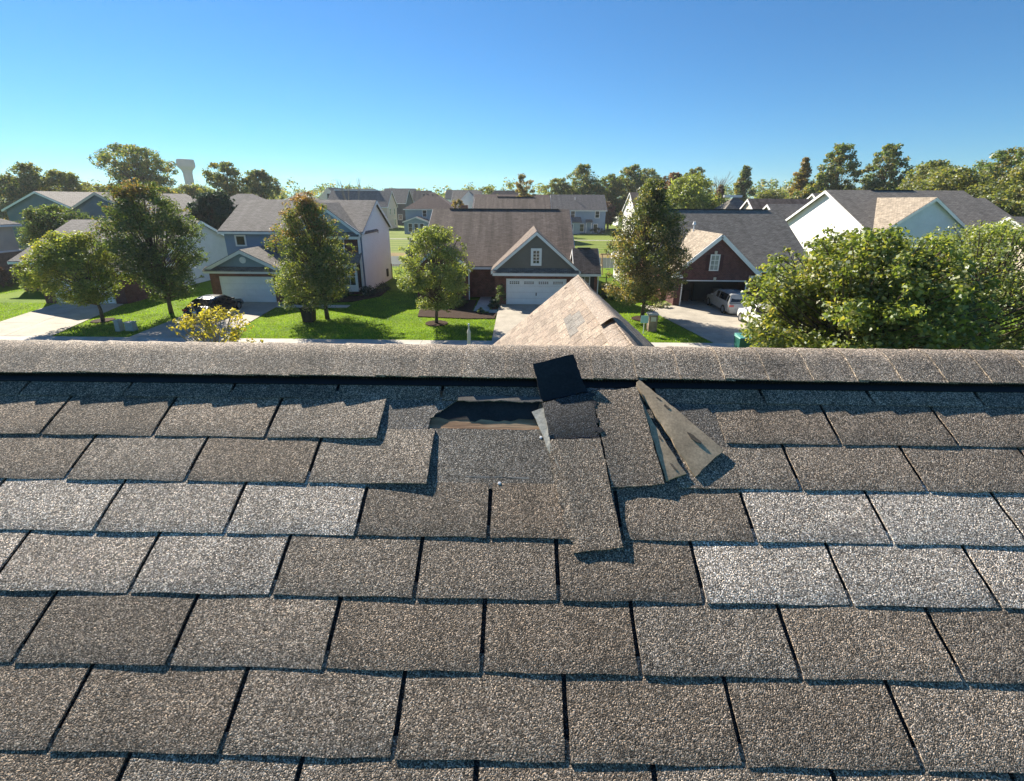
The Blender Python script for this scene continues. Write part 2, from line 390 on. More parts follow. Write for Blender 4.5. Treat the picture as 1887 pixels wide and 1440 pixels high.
# ---- what lies bare where tabs are gone
def poly_slab(name, pts, T, mat, parent=None, color=None, top=None):
    """flat-ish piece from an outline of (x, s, h); wall T thick below it"""
    n = len(pts); cx = sum(p[0] for p in pts) / n; cy = sum(p[1] for p in pts) / n; ch = sum(p[2] for p in pts) / n
    v = [tuple(p) for p in pts] + [(p[0], p[1], p[2] - T) for p in pts] + [(cx, cy, ch), (cx, cy, ch - T)]
    f = []
    for i in range(n):
        j = (i + 1) % n
        f += [(i, j, 2 * n), (j + n, i + n, 2 * n + 1), (i, i + n, j + n, j)]
    me = bpy.data.meshes.new(name); me.from_pydata(v, [], f)
    bm = bmesh.new(); bm.from_mesh(me); bmesh.ops.recalc_face_normals(bm, faces=bm.faces); bm.to_mesh(me); bm.free()
    me.materials.append(mat)
    o = link(name, me, parent)
    if color: o.color = (*color, 1)
    return o
def ragged(pts, n, amp, seed, closed=True):
    r = random.Random(seed); out = []
    for i in range(len(pts)):
        a = pts[i]; b = pts[(i + 1) % len(pts)]; out.append(a)
        k = n[i] if isinstance(n, (list, tuple)) else n
        for j in range(1, k):
            t = j / k; out.append(tuple(a[q] + (b[q] - a[q]) * t + (r.uniform(-amp, amp) if q < 2 else 0) for q in range(3)))
    return out
SLATE = (.135, .135, .14)
poly_slab('exposed_headlap', ragged([(-.40, .50, .0040), (.56, .50, .0040), (.56, .672, .0034), (-.29, .669, .0034), (-.40, .669, .0034)], [1, 1, 30, 1, 1], .0012, 3), .004, M['granule_dark'], slope, (.165, .150, .132))
poly_slab('exposed_headlap', ragged([(-.40, .645, .0040), (-.245, .645, .0040), (-.268, .655, .0052), (-.246, .694, .0054), (-.222, .722, .0056), (-.190, .747, .0056), (-.165, .772, .005), (-.40, .772, .005)], [1, 3, 6, 6, 6, 3, 1, 1], .0022, 4), .0035, M['granule_dark'], slope, (.175, .160, .145))
poly_slab('exposed_headlap', [(.27, .60, .0046), (.56, .60, .0046), (.56, .772, .005), (.27, .772, .005)], .003, M['granule_dark'], slope, (.13, .118, .105))
poly_slab('bare_board', [(-.28, .60, -.0012), (.12, .60, -.0012), (.12, .80, -.0012), (-.28, .80, -.0012)], .001, M['deck'], slope)
poly_slab('torn_paper_and_shade', ragged([(-.245, .712, -.0004), (-.17, .702, -.0003), (-.06, .698, -.0003), (.05, .712, -.0003), (.07, .79, -.0004), (-.2, .79, -.0004)], [6, 8, 8, 2, 1, 1], .006, 9), .0006, M['felt'], slope, (.035, .033, .033))  # near-black felt; the shadow over the upper hole is put into its colour
poly_slab('torn_paper_and_shade', ragged([(-.17, .757, .0120), (.07, .757, .0125), (.07, .775, .010), (-.17, .775, .010)], [16, 1, 1, 1], .004, 12), .004, M['felt'], slope, (.13, .12, .11))
poly_slab('sealant_strip', ragged([(-.341, .653, .0050), (-.296, .651, .0050), (-.296, .655, .0050), (-.341, .657, .0050)], 3, .0012, 5), .002, M['sealant'], slope)
poly_slab('sealant_strip', ragged([(-.13, .529, .0041), (.03, .527, .0041), (.03, .530, .0041), (-.13, .533, .0041)], [8, 1, 8, 1], .003, 6), .001, M['felt'], slope, (.22, .215, .20))
for (nx, ns, nh) in ((-.255, .654, .0050), (.062, .646, .0034), (-.044, .514, .0042)):
    m = MB().lathe((nx, ns, nh), [(.0042, 0), (.0042, .001), (.002, .0014)], 10)
    me = bpy.data.meshes.new('nail'); me.from_pydata(m.v, [], m.f); me.materials.append(M['nailhead']); link('nail', me, slope)

# ---- ridge: vent with louvres, then the row of cap shingles
YR, ZR = 1.36, 7.894                                # deck ridge
def rp(s, h): return (RO.y + CT * s - ST * h, RO.z + ST * s + CT * h)
vent = MB()
a, b = rp(.811, .0104), rp(.842, .0104); c_, d = rp(.842, .0035), rp(.811, .0035)
def extr(m, prof, x0, x1):
    n = len(m.v); k = len(prof); m.v += [(x0, y, z) for y, z in prof] + [(x1, y, z) for y, z in prof]
    m.f.append(tuple(range(n, n + k))); m.f.append(tuple(range(n + k, n + 2 * k))[::-1])
    for i in range(k): m.f.append((n + i, n + (i + 1) % k, n + k + (i + 1) % k, n + k + i))
extr(vent, [a, b, c_, d], -4.4, 4.4)                # flange
inner = [rp(.842, .004), rp(.842, .0205), (YR, ZR + .008), (2 * YR - rp(.842, .0205)[0], rp(.842, .0205)[1]), (2 * YR - rp(.842, .004)[0], rp(.842, .004)[1])]
extr(vent, inner, -4.4, 4.4)
rv = vent.out('ridge_vent', M['black_plastic'], near)
lou = MB(); xx = -2.4
while xx < 2.4:
    p = [rp(.829, .004), rp(.8415, .004), rp(.8415, .0205), rp(.831, .0205)]; extr(lou, p, xx, xx + .0042); xx += .0085
lv = lou.out('louvre_row', M['black_plastic'], rv); lv['kind'] = 'stuff'
def cap_mesh(seed):
    r = random.Random(seed); L = EX + .03; us = [0, .004, .05, .10, L]; e0 = r.uniform(-.003, .003); e1 = e0 + r.uniform(-.003, .003)
    prof = []
    for k in range(13):
        prof.append(k / 12)
    v = []; f = []
    def pt(t, lift, es):
        P0 = rp(.834 + es, .0225 + lift); P1 = rp(.898, .0240 + lift); A = (YR, ZR + .0385 + lift * 1.0)
        Q1 = (2 * YR - P1[0], P1[1]); Q0 = (2 * YR - P0[0], P0[1])
        if t <= .25: u = t / .25; return (P0[0] + (P1[0] - P0[0]) * u, P0[1] + (P1[1] - P0[1]) * u)
        if t >= .75: u = (t - .75) / .25; return (Q1[0] + (Q0[0] - Q1[0]) * u, Q1[1] + (Q0[1] - Q1[1]) * u)
        u = (t - .25) / .5; return ((1 - u) ** 2 * P1[0] + 2 * u * (1 - u) * A[0] + u * u * Q1[0], (1 - u) ** 2 * P1[1] + 2 * u * (1 - u) * A[1] + u * u * Q1[1])
    for i, u in enumerate(us):
        lift = .0036 * (1 - u / EX) + (r.uniform(-.0004, .0004)); lift = max(lift, -.0006)
        for t in prof:
            y, z = pt(t, lift, e0 + (e1 - e0) * u / L + r.uniform(-.0007, .0007)); v.append((u, y - YR, z - ZR))
    n = len(prof)
    for i in range(len(us) - 1):
        for j in range(n - 1): f.append((i * n + j, i * n + j + 1, (i + 1) * n + j + 1, (i + 1) * n + j))
    k = len(v); top = len(f)
    loop = [(i * n) for i in range(len(us) - 1, -1, -1)] + list(range(1, n)) + [i * n + n - 1 for i in range(1, len(us))]
    m_ = len(loop)
    for q in loop: v.append(v[q])
    for q in loop: v.append((v[q][0], v[q][1] * .985, v[q][2] - .0036))
    for i in range(m_ - 1): f.append((k + i, k + i + 1, k + m_ + i + 1, k + m_ + i))
    me = bpy.data.meshes.new('ridge_cap'); me.from_pydata(v, [], f); me.materials.append(M['cap_gran'])
    me.polygons.foreach_set('use_smooth', [i < top for i in range(len(f))]); return me
CAPS = [cap_mesh(40 + i) for i in range(8)]
rng = random.Random(21); x = -2.45; i = 0
while x < 2.4:
    j = rng.uniform(.88, 1.12); o = link('ridge_cap', CAPS[rng.randrange(8)], rv, (x, YR - 5, ZR)); o.color = (.275 * j, .230 * j, .186 * j, 1); x += EX; i += 1
# far slope of the main roof and the body of the house
M['roof_near'] = mat_roof('near_house_roof', (.16, .135, .115), (.22, .19, .165), .1)
uvq = [(0, 0), (9, 0), (9, 8), (0, 8)] * 2
fs = MB().slab([(-4.5, 7.4, 7.894 - (7.4 - YR) * .5834 - .14), (4.5, 7.4, 7.894 - (7.4 - YR) * .5834 - .14), (4.5, YR + .02, 7.74), (-4.5, YR + .02, 7.74)], .13)
mk('rear_slope', fs.v, fs.f, M['roof_near'], near, uv=uvq, fix=True)
MB().box((-4.2, -4.6, 0), (4.2, 6.9, 4.3)).out('wall', M['wall_tan'], near)

# front wing of the near house: a steeper gable beyond the ridge
GX, GZ, GY0, GY1, GA = 1.02, 7.10, 2.2, 8.1, math.atan(.868)
def gable_frame(side):
    ca, sa = math.cos(GA), math.sin(GA)
    ey = Vector((ca * side, 0, sa)); ez = Vector((-sa * side, 0, ca)); ex = ey.cross(ez)
    o = Vector((GX, GY1 if side > 0 else GY0, GZ)) - Vector((0, 5, 0))
    return Matrix(((ex.x, ey.x, ez.x, o.x), (ex.y, ey.y, ez.y, o.y), (ex.z, ey.z, ez.z, o.z), (0, 0, 0, 1)))
GL = GY1 - GY0
GT = [tab_mesh(.2935, 200 + i, EX, .0075, .0034, .0036, .0008, .0008, M['gable_gran'], 3) for i in range(5)]
rng = random.Random(31)
for side in (1, -1):
    dk = MB().box((0, -4.6, -.1), (GL, -.0, -.001)); me = bpy.data.meshes.new('wing_slope'); me.from_pydata(dk.v, [], dk.f); me.materials.append(M['gable_gran'])
    ws = link('wing_slope', me, near); ws.matrix_local = gable_frame(side); ws.color = (.06, .052, .046, 1)
    for cidx in range(0, 17):
        s = -(cidx + 1) * EX - .01
        if side < 0 and cidx > 11: break
        n0 = -1
        off = (cidx % 2) * .152 + rng.uniform(-.004, .004)
        k = 0
        while True:
            xa = off + k * RW - .152; k += 1
            if xa > GL - .3: break
            if xa < .0: xa = .0
            if side > 0 and xa > 4.4: break
            if side < 0 and xa < 1.5: continue
            q = rng.random(); b = (.235, .182, .142) if q < .45 else (.275, .22, .172) if q < .8 else (.20, .155, .12)
            if side > 0 and cidx in (2, 3) and 1.8 < xa < 2.5: b = (.17, .155, .14)
            j = rng.uniform(.93, 1.07)
            roofpart('shingle_tab', GT[rng.randrange(5)], ws, (xa, s, 0), tuple(t * j for t in b))
# wing ridge caps, one of them lifted at its near end
def wing_cap(y0, y1, z0, z1, wid, name='ridge_cap'):
    v = []; f = []; ca = .868; us = [0, .03, .3, 1]
    for u in us:
        y = y0 + (y1 - y0) * u; zz = z0 + (z1 - z0) * u
        for k in range(11):
            t = -1 + k / 5; d = abs(t) * wid
            drop = ca * (math.sqrt(d * d + .055 ** 2) - .055); v.append((GX + t * wid * .9, y, GZ + zz - drop * .92))
    n = 11
    for i in range(3):
        for j in range(n - 1): f.append((i * n + j, i * n + j + 1, (i + 1) * n + j + 1, (i + 1) * n + j))
    k = len(v); top = len(f); loop = [i * n for i in range(3, -1, -1)] + list(range(1, n)) + [i * n + n - 1 for i in range(1, 4)]
    m_ = len(loop)
    for q in loop: v.append(v[q])
    for q in loop: v.append((v[q][0], v[q][1] + .002, v[q][2] - .005))
    for i in range(m_ - 1): f.append((k + i, k + m_ + i, k + m_ + i + 1, k + i + 1))
    o = mk(name, v, f, M['gable_gran'], near); o.data.polygons.foreach_set('use_smooth', [i < top for i in range(len(f))]); o.color = (.255, .205, .165, 1); return o
y = 2.6
while y < 8.0:
    lifted = 4.70 < y < 4.9; ln = .30
    if y < 4.75: wing_cap(y, y + .22, .004, .0015, .15)
    elif y < 4.9: wing_cap(y, y + 1.75, .062, .02, .155)
    elif y > 6.4: wing_cap(y, y + .22, .005, .002, .15)
    y += .2
gw = MB(); hw = 2.9; zl = GZ - .868 * hw
n = len(gw.v); gw.v += [(GX - hw, 7.9, 0), (GX + hw, 7.9, 0), (GX + hw, 7.9, zl), (GX, 7.9, GZ - .1), (GX - hw, 7.9, zl), (GX - hw, 6.9, 0), (GX + hw, 6.9, 0), (GX + hw, 6.9, zl), (GX, 6.9, GZ - .1), (GX - hw, 6.9, zl)]
gw.f += [(0, 1, 2, 3, 4), (9, 8, 7, 6, 5), (0, 5, 6, 1), (1, 6, 7, 2), (4, 9, 5, 0)]
gw.out('wall', M['wall_tan'], near)

# ---- torn shingles lying and standing on the roof
def torn(pts_grid, T, mat, color, label, name='torn_shingle', seed=0, amp=.0012, back=None, children=()):
    """bent sheet from a grid of (x, s, h) rows; thick T"""
    R = len(pts_grid); C = len(pts_grid[0]); r = random.Random(seed)
    v = []; f = []
    for i in range(R):
        for j in range(C):
            p = pts_grid[i][j]; e = i in (0, R - 1) or j in (0, C - 1)
            v.append((p[0] + (r.uniform(-amp, amp) if e else 0), p[1] + (r.uniform(-amp, amp) if e else 0), p[2]))
    nn = R * C
    for i in range(R):
        for j in range(C): q = v[i * C + j]; v.append((q[0], q[1], q[2] - T))
    for i in range(R - 1):
        for j in range(C - 1):
            a = i * C + j; f.append((a, a + 1, a + C + 1, a + C)); f.append((nn + a + C, nn + a + C + 1, nn + a + 1, nn + a))
    rim = [j for j in range(C)] + [i * C + C - 1 for i in range(1, R)] + [(R - 1) * C + j for j in range(C - 2, -1, -1)] + [i * C for i in range(R - 2, 0, -1)]
    for i in range(len(rim)): a, b = rim[i], rim[(i + 1) % len(rim)]; f.append((a, b, nn + b, nn + a))
    me = bpy.data.meshes.new(name); me.from_pydata(v, [], f)
    bm = bmesh.new(); bm.from_mesh(me); bmesh.ops.recalc_face_normals(bm, faces=bm.faces); bm.to_mesh(me); bm.free()
    me.materials.append(mat)
    o = link(name, me); o.matrix_world = Matrix.Translation(RO) @ RR; o.color = (*color, 1)
    return props(o, label, 'shingle', 'torn shingle pieces on the roof')
def bil(c00, c10, c11, c01, R=7, C=7, sag=0.0, side=0.0):
    """grid between four corners (near-left, near-right, far-right, far-left); sag bows it up in the middle"""
    g = []
    for i in range(R):
        v = i / (R - 1); row = []
        for j in range(C):
            u = j / (C - 1)
            p = [(c00[q] * (1 - u) + c10[q] * u) * (1 - v) + (c01[q] * (1 - u) + c11[q] * u) * v for q in range(3)]
            p[2] += sag * 4 * v * (1 - v) + side * 4 * u * (1 - u); row.append(tuple(p))
        g.append(row)
    return g
NB = (.215, .173, .135)
torn(bil((.069, .758, .012), (.197, .790, .018), (.162, .902, .052), (.0405, .865, .046), sag=-.003, R=10, C=10), .0035, M['felt'], (.022, .024, .03), 'black underside of a torn shingle square standing up at the ridge', seed=1, amp=.002)
torn(bil((.086, .622, .0115), (.217, .632, .0125), (.206, .788, .021), (.067, .749, .018), sag=.006, R=12, C=12), .0035, M['granule_dark'], (.06, .06, .063), 'dark unweathered granule patch of torn shingle below the upright black square', seed=2, amp=.002)
torn(bil((.231, .504, .0130), (.361, .514, .0140), (.337, .800, .028), (.208, .790, .0225), R=16, C=10, sag=.003, side=-.003), .0035, M['granule'], NB, 'long brown torn shingle slab in the middle beside the tan flaps', seed=3, amp=.0018)
g4 = bil((.130, .350, .0120), (.238, .361, .0130), (.216, .637, .0215), (.088, .632, .019), R=18, C=9, sag=-.0015, side=-.002)
r4 = random.Random(8)
for i, row in enumerate(g4):                       # its left edge is ragged
    wob = r4.uniform(-.005, .005) - .012 * math.sin(math.pi * i / 17); row[0] = (row[0][0] + wob, row[0][1], row[0][2] - .003)
torn(g4, .0035, M['granule'], (.22, .18, .142), 'loose brown shingle tab hanging lowest over the dark shadow', seed=4)
TAN = (.40, .305, .205)
torn(bil((.367, .521, .0125), (.420, .542, .013), (.357, .708, .0185), (.338, .801, .020), R=12, C=5, sag=.002), .005, M['felt'], TAN, 'narrow tan underside strip between the brown slab and wide tan flap', seed=5, amp=.002)
torn(bil((.441, .534, .0125), (.533, .610, .0135), (.348, .832, .0235), (.338, .809, .021), R=14, C=8, sag=.003, side=.002), .005, M['felt'], TAN, 'wide tan underside flap fanned out to the right', seed=6, amp=.002)
torn([[(.102, .545, .0125), (.107, .549, .0145)], [(.090, .58, .0125), (.096, .588, .015)], [(.078, .613, .0125), (.087, .624, .016)], [(.068, .644, .0125), (.085, .65, .016)], [(.055, .675, .0125), (.083, .673, .016)], [(.047, .70, .0125), (.077, .705, .016)], [(.040, .724, .0125), (.071, .733, .015)]], .003, M['felt'], (.36, .35, .31), 'pale grey torn edge strip left of the dark granule patch', seed=7, amp=.0025)

def smudge(parent, x, y, h, L, w, ang, mat, col, seed, T=.0012):
    r = random.Random(seed); pts = []
    for i in range(14):
        a = 6.2832 * i / 14; k = r.uniform(.7, 1.25); u, v = L / 2 * math.cos(a) * k, w / 2 * math.sin(a) * k
        pts.append((x + u * math.cos(ang) - v * math.sin(ang), y + u * math.sin(ang) + v * math.cos(ang), h + r.uniform(0, .0006)))
    return poly_slab('tar_patch', pts, T, mat, parent, col)
FL = {o['label'].split()[0] + ' ' + o['label'].split()[1]: o for o in bpy.data.objects if o.get('category') == 'shingle'}
for (x, y, h, L, w, an) in ((.462, .640, .0215, .040, .011, -.85), (.410, .735, .0240, .022, .008, -.9), (.392, .762, .0245, .014, .006, -.8)): smudge(FL['wide tan'], x, y, h, L, w, an, M['felt'], (.09, .075, .06), int(x * 1000), .006)
for (x, y, h, L, w, an) in ((.392, .560, .0150, .020, .007, -1.1), (.374, .640, .0185, .014, .005, -1.2)): smudge(FL['narrow tan'], x, y, h, L, w, an, M['felt'], (.11, .09, .07), int(x * 1000), .004)
for (x, y, h, L, w, an) in ((.208, .775, .0235, .020, .013, .2), (.210, .742, .0230, .026, .017, 1.2), (.213, .690, .0225, .018, .010, 1.5), (.216, .660, .0220, .024, .016, .4)): smudge(FL['dark unweathered'], x, y, h, L, w, an, M['felt'], (.035, .036, .04), int(y * 1000), .003)

# ------------------------------------------------------------------ buildings
def uvslab(name, quad, t, mat, parent):
    """roof slope: quad = eave a, eave b, ridge b, ridge a (under side)"""
    q = [Vector(p) for p in quad]; e = (q[1] - q[0]); L = e.length; ed = e / L
    uv = []
    for p in q:
        d = p - q[0]; u = d.dot(ed); w = (d - ed * u).length; uv.append((u + q[0].x * .37, w + q[0].y * .21))
    m = MB().slab(quad, t); return mk(name, m.v, m.f, mat, parent, uv=uv * 2, fix=True)
def sw(ax, p): return p if ax == 'x' else (p[1], p[0], p[2])
def gable(root, x0, x1, y0, y1, zb, ze, zr, axis, wall, roof, trim, oh=.4, rk=.3, t=.13, boards=True, ends=(1, 1), wallname='wall', gut=True, gmat=None):
    """gabled block; with axis 'y' all x/y are swapped so the ridge runs along Y"""
    if axis == 'y': x0, x1, y0, y1 = y0, y1, x0, x1
    ym = (y0 + y1) / 2; k = (zr - ze) / (ym - y0); S = lambda p: sw(axis, p)
    wt = lambda z: z - .03
    v = [(x0, y0, zb), (x1, y0, zb), (x1, y1, zb), (x0, y1, zb), (x0, y0, wt(ze)), (x1, y0, wt(ze)), (x1, y1, wt(ze)), (x0, y1, wt(ze)), (x0, ym, wt(zr)), (x1, ym, wt(zr))]
    f = [(0, 1, 5, 4), (2, 3, 7, 6), (1, 2, 6, 9, 5), (3, 0, 4, 8, 7)]
    mk(wallname, [S(p) for p in v], f, wall, root, fix=True)
    zo = ze - k * oh
    for sgn in (0, 1):
        ya = y0 - oh if sgn == 0 else y1 + oh
        uvslab('roof_slope', [S((x0 - rk, ya, zo)), S((x1 + rk, ya, zo)), S((x1 + rk, ym, zr)), S((x0 - rk, ym, zr))], t, roof, root)
        if boards:
            for e, xx in ((0, x0 - rk), (1, x1 + rk)):
                if ends[e]:
                    dx = -.025 if e == 0 else .025
                    m = MB(); a = S((xx + dx, ya, zo)); b = S((xx + dx, ym, zr))
                    hw = .02; ax = (hw, 0, 0) if axis == 'x' else (0, hw, 0); dn = .2
                    P = []
                    for z_ in (-dn, t * .6):
                        P += [(a[0] - ax[0], a[1] - ax[1], a[2] + z_), (a[0] + ax[0], a[1] + ax[1], a[2] + z_), (b[0] + ax[0], b[1] + ax[1], b[2] + z_), (b[0] - ax[0], b[1] - ax[1], b[2] + z_)]
                    m.hexa(P); m.out('rake_board', trim, root)
            if gut:
                yb = ya - .06 if sgn == 0 else ya + .06; lo, hi = min(ya, yb), max(ya, yb)
                a = S((x0 - rk, lo, zo - .14)); b = S((x1 + rk, hi, zo + .05))
                MB().box(tuple(min(p, q) for p, q in zip(a, b)), tuple(max(p, q) for p, q in zip(a, b))).out('gutter', trim, root)
    return k
def hip(root, x0, x1, y0, y1, zb, ze, zr, wall, roof, trim, oh=.4, t=.12, wallname='wall'):
    MB().box((x0, y0, zb), (x1, y1, ze - .02)).out(wallname, wall, root)
    ym = (y0 + y1) / 2; d = (y1 - y0) / 2; k = (zr - ze) / d; zo = ze - k * oh
    A, B, C, D = (x0 - oh, y0 - oh, zo), (x1 + oh, y0 - oh, zo), (x1 + oh, y1 + oh, zo), (x0 - oh, y1 + oh, zo)
    rl = min(d, (x1 - x0) / 2 - .05); P, Q = (x0 + rl, ym, zr), (x1 - rl, ym, zr)
    uvslab('roof_slope', [A, B, Q, P], t, roof, root); uvslab('roof_slope', [C, D, P, Q], t, roof, root)
    for tri in ((D, A, P), (B, C, Q)):
        m = MB(); m.v = [tri[0], tri[1], tri[2]] + [(p[0], p[1], p[2] + t) for p in tri]; m.f = [(0, 1, 2), (3, 5, 4), (0, 3, 4, 1), (1, 4, 5, 2), (2, 5, 3, 0)]
        uv = [(p[1], (p[2] - zo) * 1.6) for p in m.v]; mk('roof_slope', m.v, m.f, roof, root, uv=uv, fix=True)
    for (xa, ya, xb, yb) in ((x0 - oh, y0 - oh - .06, x1 + oh, y0 - oh), (x0 - oh, y1 + oh, x1 + oh, y1 + oh + .06), (x0 - oh - .06, y0 - oh, x0 - oh, y1 + oh), (x1 + oh, y0 - oh, x1 + oh + .06, y1 + oh)):
        MB().box((xa, ya, zo - .13), (xb, yb, zo + .05)).out('gutter', trim, root)
def window(root, x, y, z, w, h, face='-y', cols=1, rows=2, frame=None, fw=.08, name='window', glass=None):
    """framed window standing 4 cm proud of the wall; x,y,z = centre on the wall plane"""
    nx, ny = {'-y': (0, -1), '+y': (0, 1), '-x': (-1, 0), '+x': (1, 0)}[face]
    def bx(m, u0, u1, z0, z1, d0, d1):
        if ny: ys = sorted((y + ny * d0, y + ny * d1)); m.box((x + u0, ys[0], z + z0), (x + u1, ys[1], z + z1))
        else: xs = sorted((x + nx * d0, x + nx * d1)); m.box((xs[0], y + u0, z + z0), (xs[1], y + u1, z + z1))
    m = MB(); W2, H2 = w / 2, h / 2
    bx(m, -W2 - fw, -W2, -H2 - fw, H2 + fw, -.01, .05); bx(m, W2, W2 + fw, -H2 - fw, H2 + fw, -.01, .05)
    bx(m, -W2, W2, H2, H2 + fw, -.01, .05); bx(m, -W2, W2, -H2 - fw, -H2, -.01, .06)
    b = .022
    for c in range(1, cols): u = -W2 + w * c / cols; bx(m, u - b, u + b, -H2, H2, .0, .035)
    for r in range(1, rows): q = -H2 + h * r / rows; bx(m, -W2, W2, q - b, q + b, .0, .037)
    o = m.out(name, frame or M['white'], root)
    for c in range(cols):
        for r in range(rows):
            p = MB(); bx(p, -W2 + w * c / cols + b * .5, -W2 + w * (c + 1) / cols - b * .5, -H2 + h * r / rows + b * .5, -H2 + h * (r + 1) / rows - b * .5, .002, .018); p.out('pane', glass or M['glass'], o)
    return o
def gdoor(root, x0, x1, y, z0, z1, mat, panes=None):
    """sectional garage door of four leaves facing the street"""
    d = MB(); d.box((x0 - .09, y - .05, z0), (x0, y + .04, z1 + .09)); d.box((x1, y - .05, z0), (x1 + .09, y + .04, z1 + .09)); d.box((x0, y - .05, z1), (x1, y + .04, z1 + .09))
    o = d.out('garage_door', M['white'], root); n = 4; hh = (z1 - z0) / n
    for i in range(n):
        p = MB(); p.box((x0 + .005, y - .012, z0 + i * hh + .006), (x1 - .005, y + .03, z0 + (i + 1) * hh - .006))
        for c in range(4):
            w = (x1 - x0) / 4; xa = x0 + c * w + .12; p.box((xa, y - .022, z0 + i * hh + .10), (xa + w - .24, y - .011, z0 + (i + 1) * hh - .10)) if not (panes and i == n - 1) else None
        p.out('door_panel', mat, o)
    if panes:
        for c in range(4):
            w = (x1 - x0) / 4; cx = x0 + (c + .5) * w; window(root, cx, y - .01, z1 - hh * .5 + .02, w * .68, hh * .42, '-y', 5, 2, M['door_white'], .04, 'door_window')
    if panes: MB().box(((x0 + x1) / 2 - .03, y - .05, z0 + .75), ((x0 + x1) / 2 + .05, y - .013, z0 + 1.0)).out('handle', M['dark_trim'], o)
    return o
def part(root, name, a, b, mat): return MB().box(a, b).out(name, mat, root)
def plane_tri(root, name, pts, y0, y1, mat):
    m = MB(); n = len(pts); m.v = [(p[0], y0, p[1]) for p in pts] + [(p[0], y1, p[1]) for p in pts]
    m.f = [tuple(range(n)), tuple(range(2 * n - 1, n - 1, -1))] + [(i, i + n, (i + 1) % n + n, (i + 1) % n) for i in range(n)]
    return m.out(name, mat, root)
def disc_y(root, name, x, y, z, r, mat, th=.05):
    m = MB(); n = 18; m.v = [(x + r * math.cos(2 * math.pi * i / n), y, z + r * math.sin(2 * math.pi * i / n)) for i in range(n)] + [(x + r * math.cos(2 * math.pi * i / n), y - th, z + r * math.sin(2 * math.pi * i / n)) for i in range(n)]
    m.f = [tuple(range(n)), tuple(range(2 * n - 1, n - 1, -1))] + [(i, (i + 1) % n, (i + 1) % n + n, i + n) for i in range(n)]; return m.out(name, mat, root)

R_GREY = mat_roof('roof_weathered_grey', (.17, .155, .145), (.23, .21, .20), .12)
R_BROWN = mat_roof('roof_streaked_brown', (.125, .095, .080), (.17, .132, .112), .30)
R_CHAR = mat_roof('roof_charcoal', (.175, .158, .14), (.23, .21, .188), .09)
R_TAN = mat_roof('roof_tan', (.27, .225, .175), (.35, .295, .235), .10)
R_RED = mat_roof('roof_reddish', (.13, .085, .078), (.175, .12, .108), .12)
S_BLUE = mat_siding('siding_blue', (.21, .29, .42)); S_WHITE = mat_siding('siding_white', (.84, .83, .81), .14, .03); S_COOLWHITE = mat_siding('siding_cool_white', (.82, .86, .85), .14, .03); S_TAUPE = mat_siding('siding_taupe', (.17, .155, .135), .16)
S_SLATE = mat_siding('siding_slate', (.13, .18, .22)); S_CREAM = mat_siding('siding_cream', (.62, .54, .44)); S_PALE = mat_siding('siding_pale_grey', (.55, .55, .56)); S_DARK = mat_siding('siding_dark', (.06, .07, .085))
S_BLUEGREY = mat_siding('siding_blue_grey', (.24, .33, .40)); S_PEACH = mat_siding('siding_peach', (.60, .50, .41))
BRICK = mat_brick('red_brick', (.20, .065, .05), (.13, .046, .04), (.24, .18, .15)); BRICK_D = mat_brick('dark_brick', (.13, .05, .05), (.085, .038, .042), (.17, .13, .125))
BRICK_T = mat_brick('tan_brick', (.30, .22, .16), (.24, .17, .125), (.3, .25, .2))

# --- two-storey blue house with the white side wall
A = thing('house', (-20.7, 42, 0), 'two-storey blue house with blank white gable side and round-vent garage gable', 'house')
gable(A, -26.9, -14.35, 42.5, 51.5, 0, 5.72, 8.2, 'x', S_BLUE, R_GREY, M['white'])
part(A, 'side_cladding', (-14.346, 42.45, 0), (-14.30, 51.5, 5.6), S_COOLWHITE)
plane_side = MB(); plane_side.v = [(-14.30, 42.5, 5.6), (-14.30, 51.5, 5.6), (-14.30, 47, 8.1), (-14.345, 42.5, 5.6), (-14.345, 51.5, 5.6), (-14.345, 47, 8.1)]; plane_side.f = [(0, 1, 2), (5, 4, 3), (0, 3, 4, 1), (1, 4, 5, 2), (2, 5, 3, 0)]
plane_side.out('side_cladding', S_COOLWHITE, A)
gable(A, -20.6, -14.5, 42.0, 46.9, 2.9, 5.62, 7.95, 'y', S_BLUE, R_CHAR, M['white'], .35, .25, gut=False)
plane_tri(A, 'gable_face', [(-19.5, 5.62), (-14.55, 5.62), (-16.95, 7.35)], 41.93, 41.99, S_BLUEGREY)
for a_, b_ in (((-19.7, 41.88, 5.55), (-16.95, 41.88, 7.45)), ((-14.35, 41.88, 5.55), (-16.95, 41.88, 7.45))): MB().beam(a_, b_, .1, .2).out('rake_board', M['white'], A)
disc_y(A, 'gable_vent', -17.0, 41.92, 6.4, .3, M['white'])
uvslab('pent_roof', [(-20.4, 41.55, 5.24), (-14.3, 41.55, 5.24), (-14.3, 41.97, 5.58), (-20.4, 41.97, 5.58)], .06, R_CHAR, A)
part(A, 'frieze', (-20.4, 41.58, 5.0), (-14.3, 41.7, 5.24), M['white'])
part(A, 'brick_front', (-20.5, 41.95, 0), (-14.5, 42.02, 5.2), BRICK_D)
for q in (-18.6, -16.3): window(A, q, 41.94, 4.2, .9, 1.4, '-y', 2, 2)
for xx in (-14.42,): part(A, 'corner_board', (xx - .1, 41.86, 0), (xx + .1, 42.0, 5.3), M['white'])
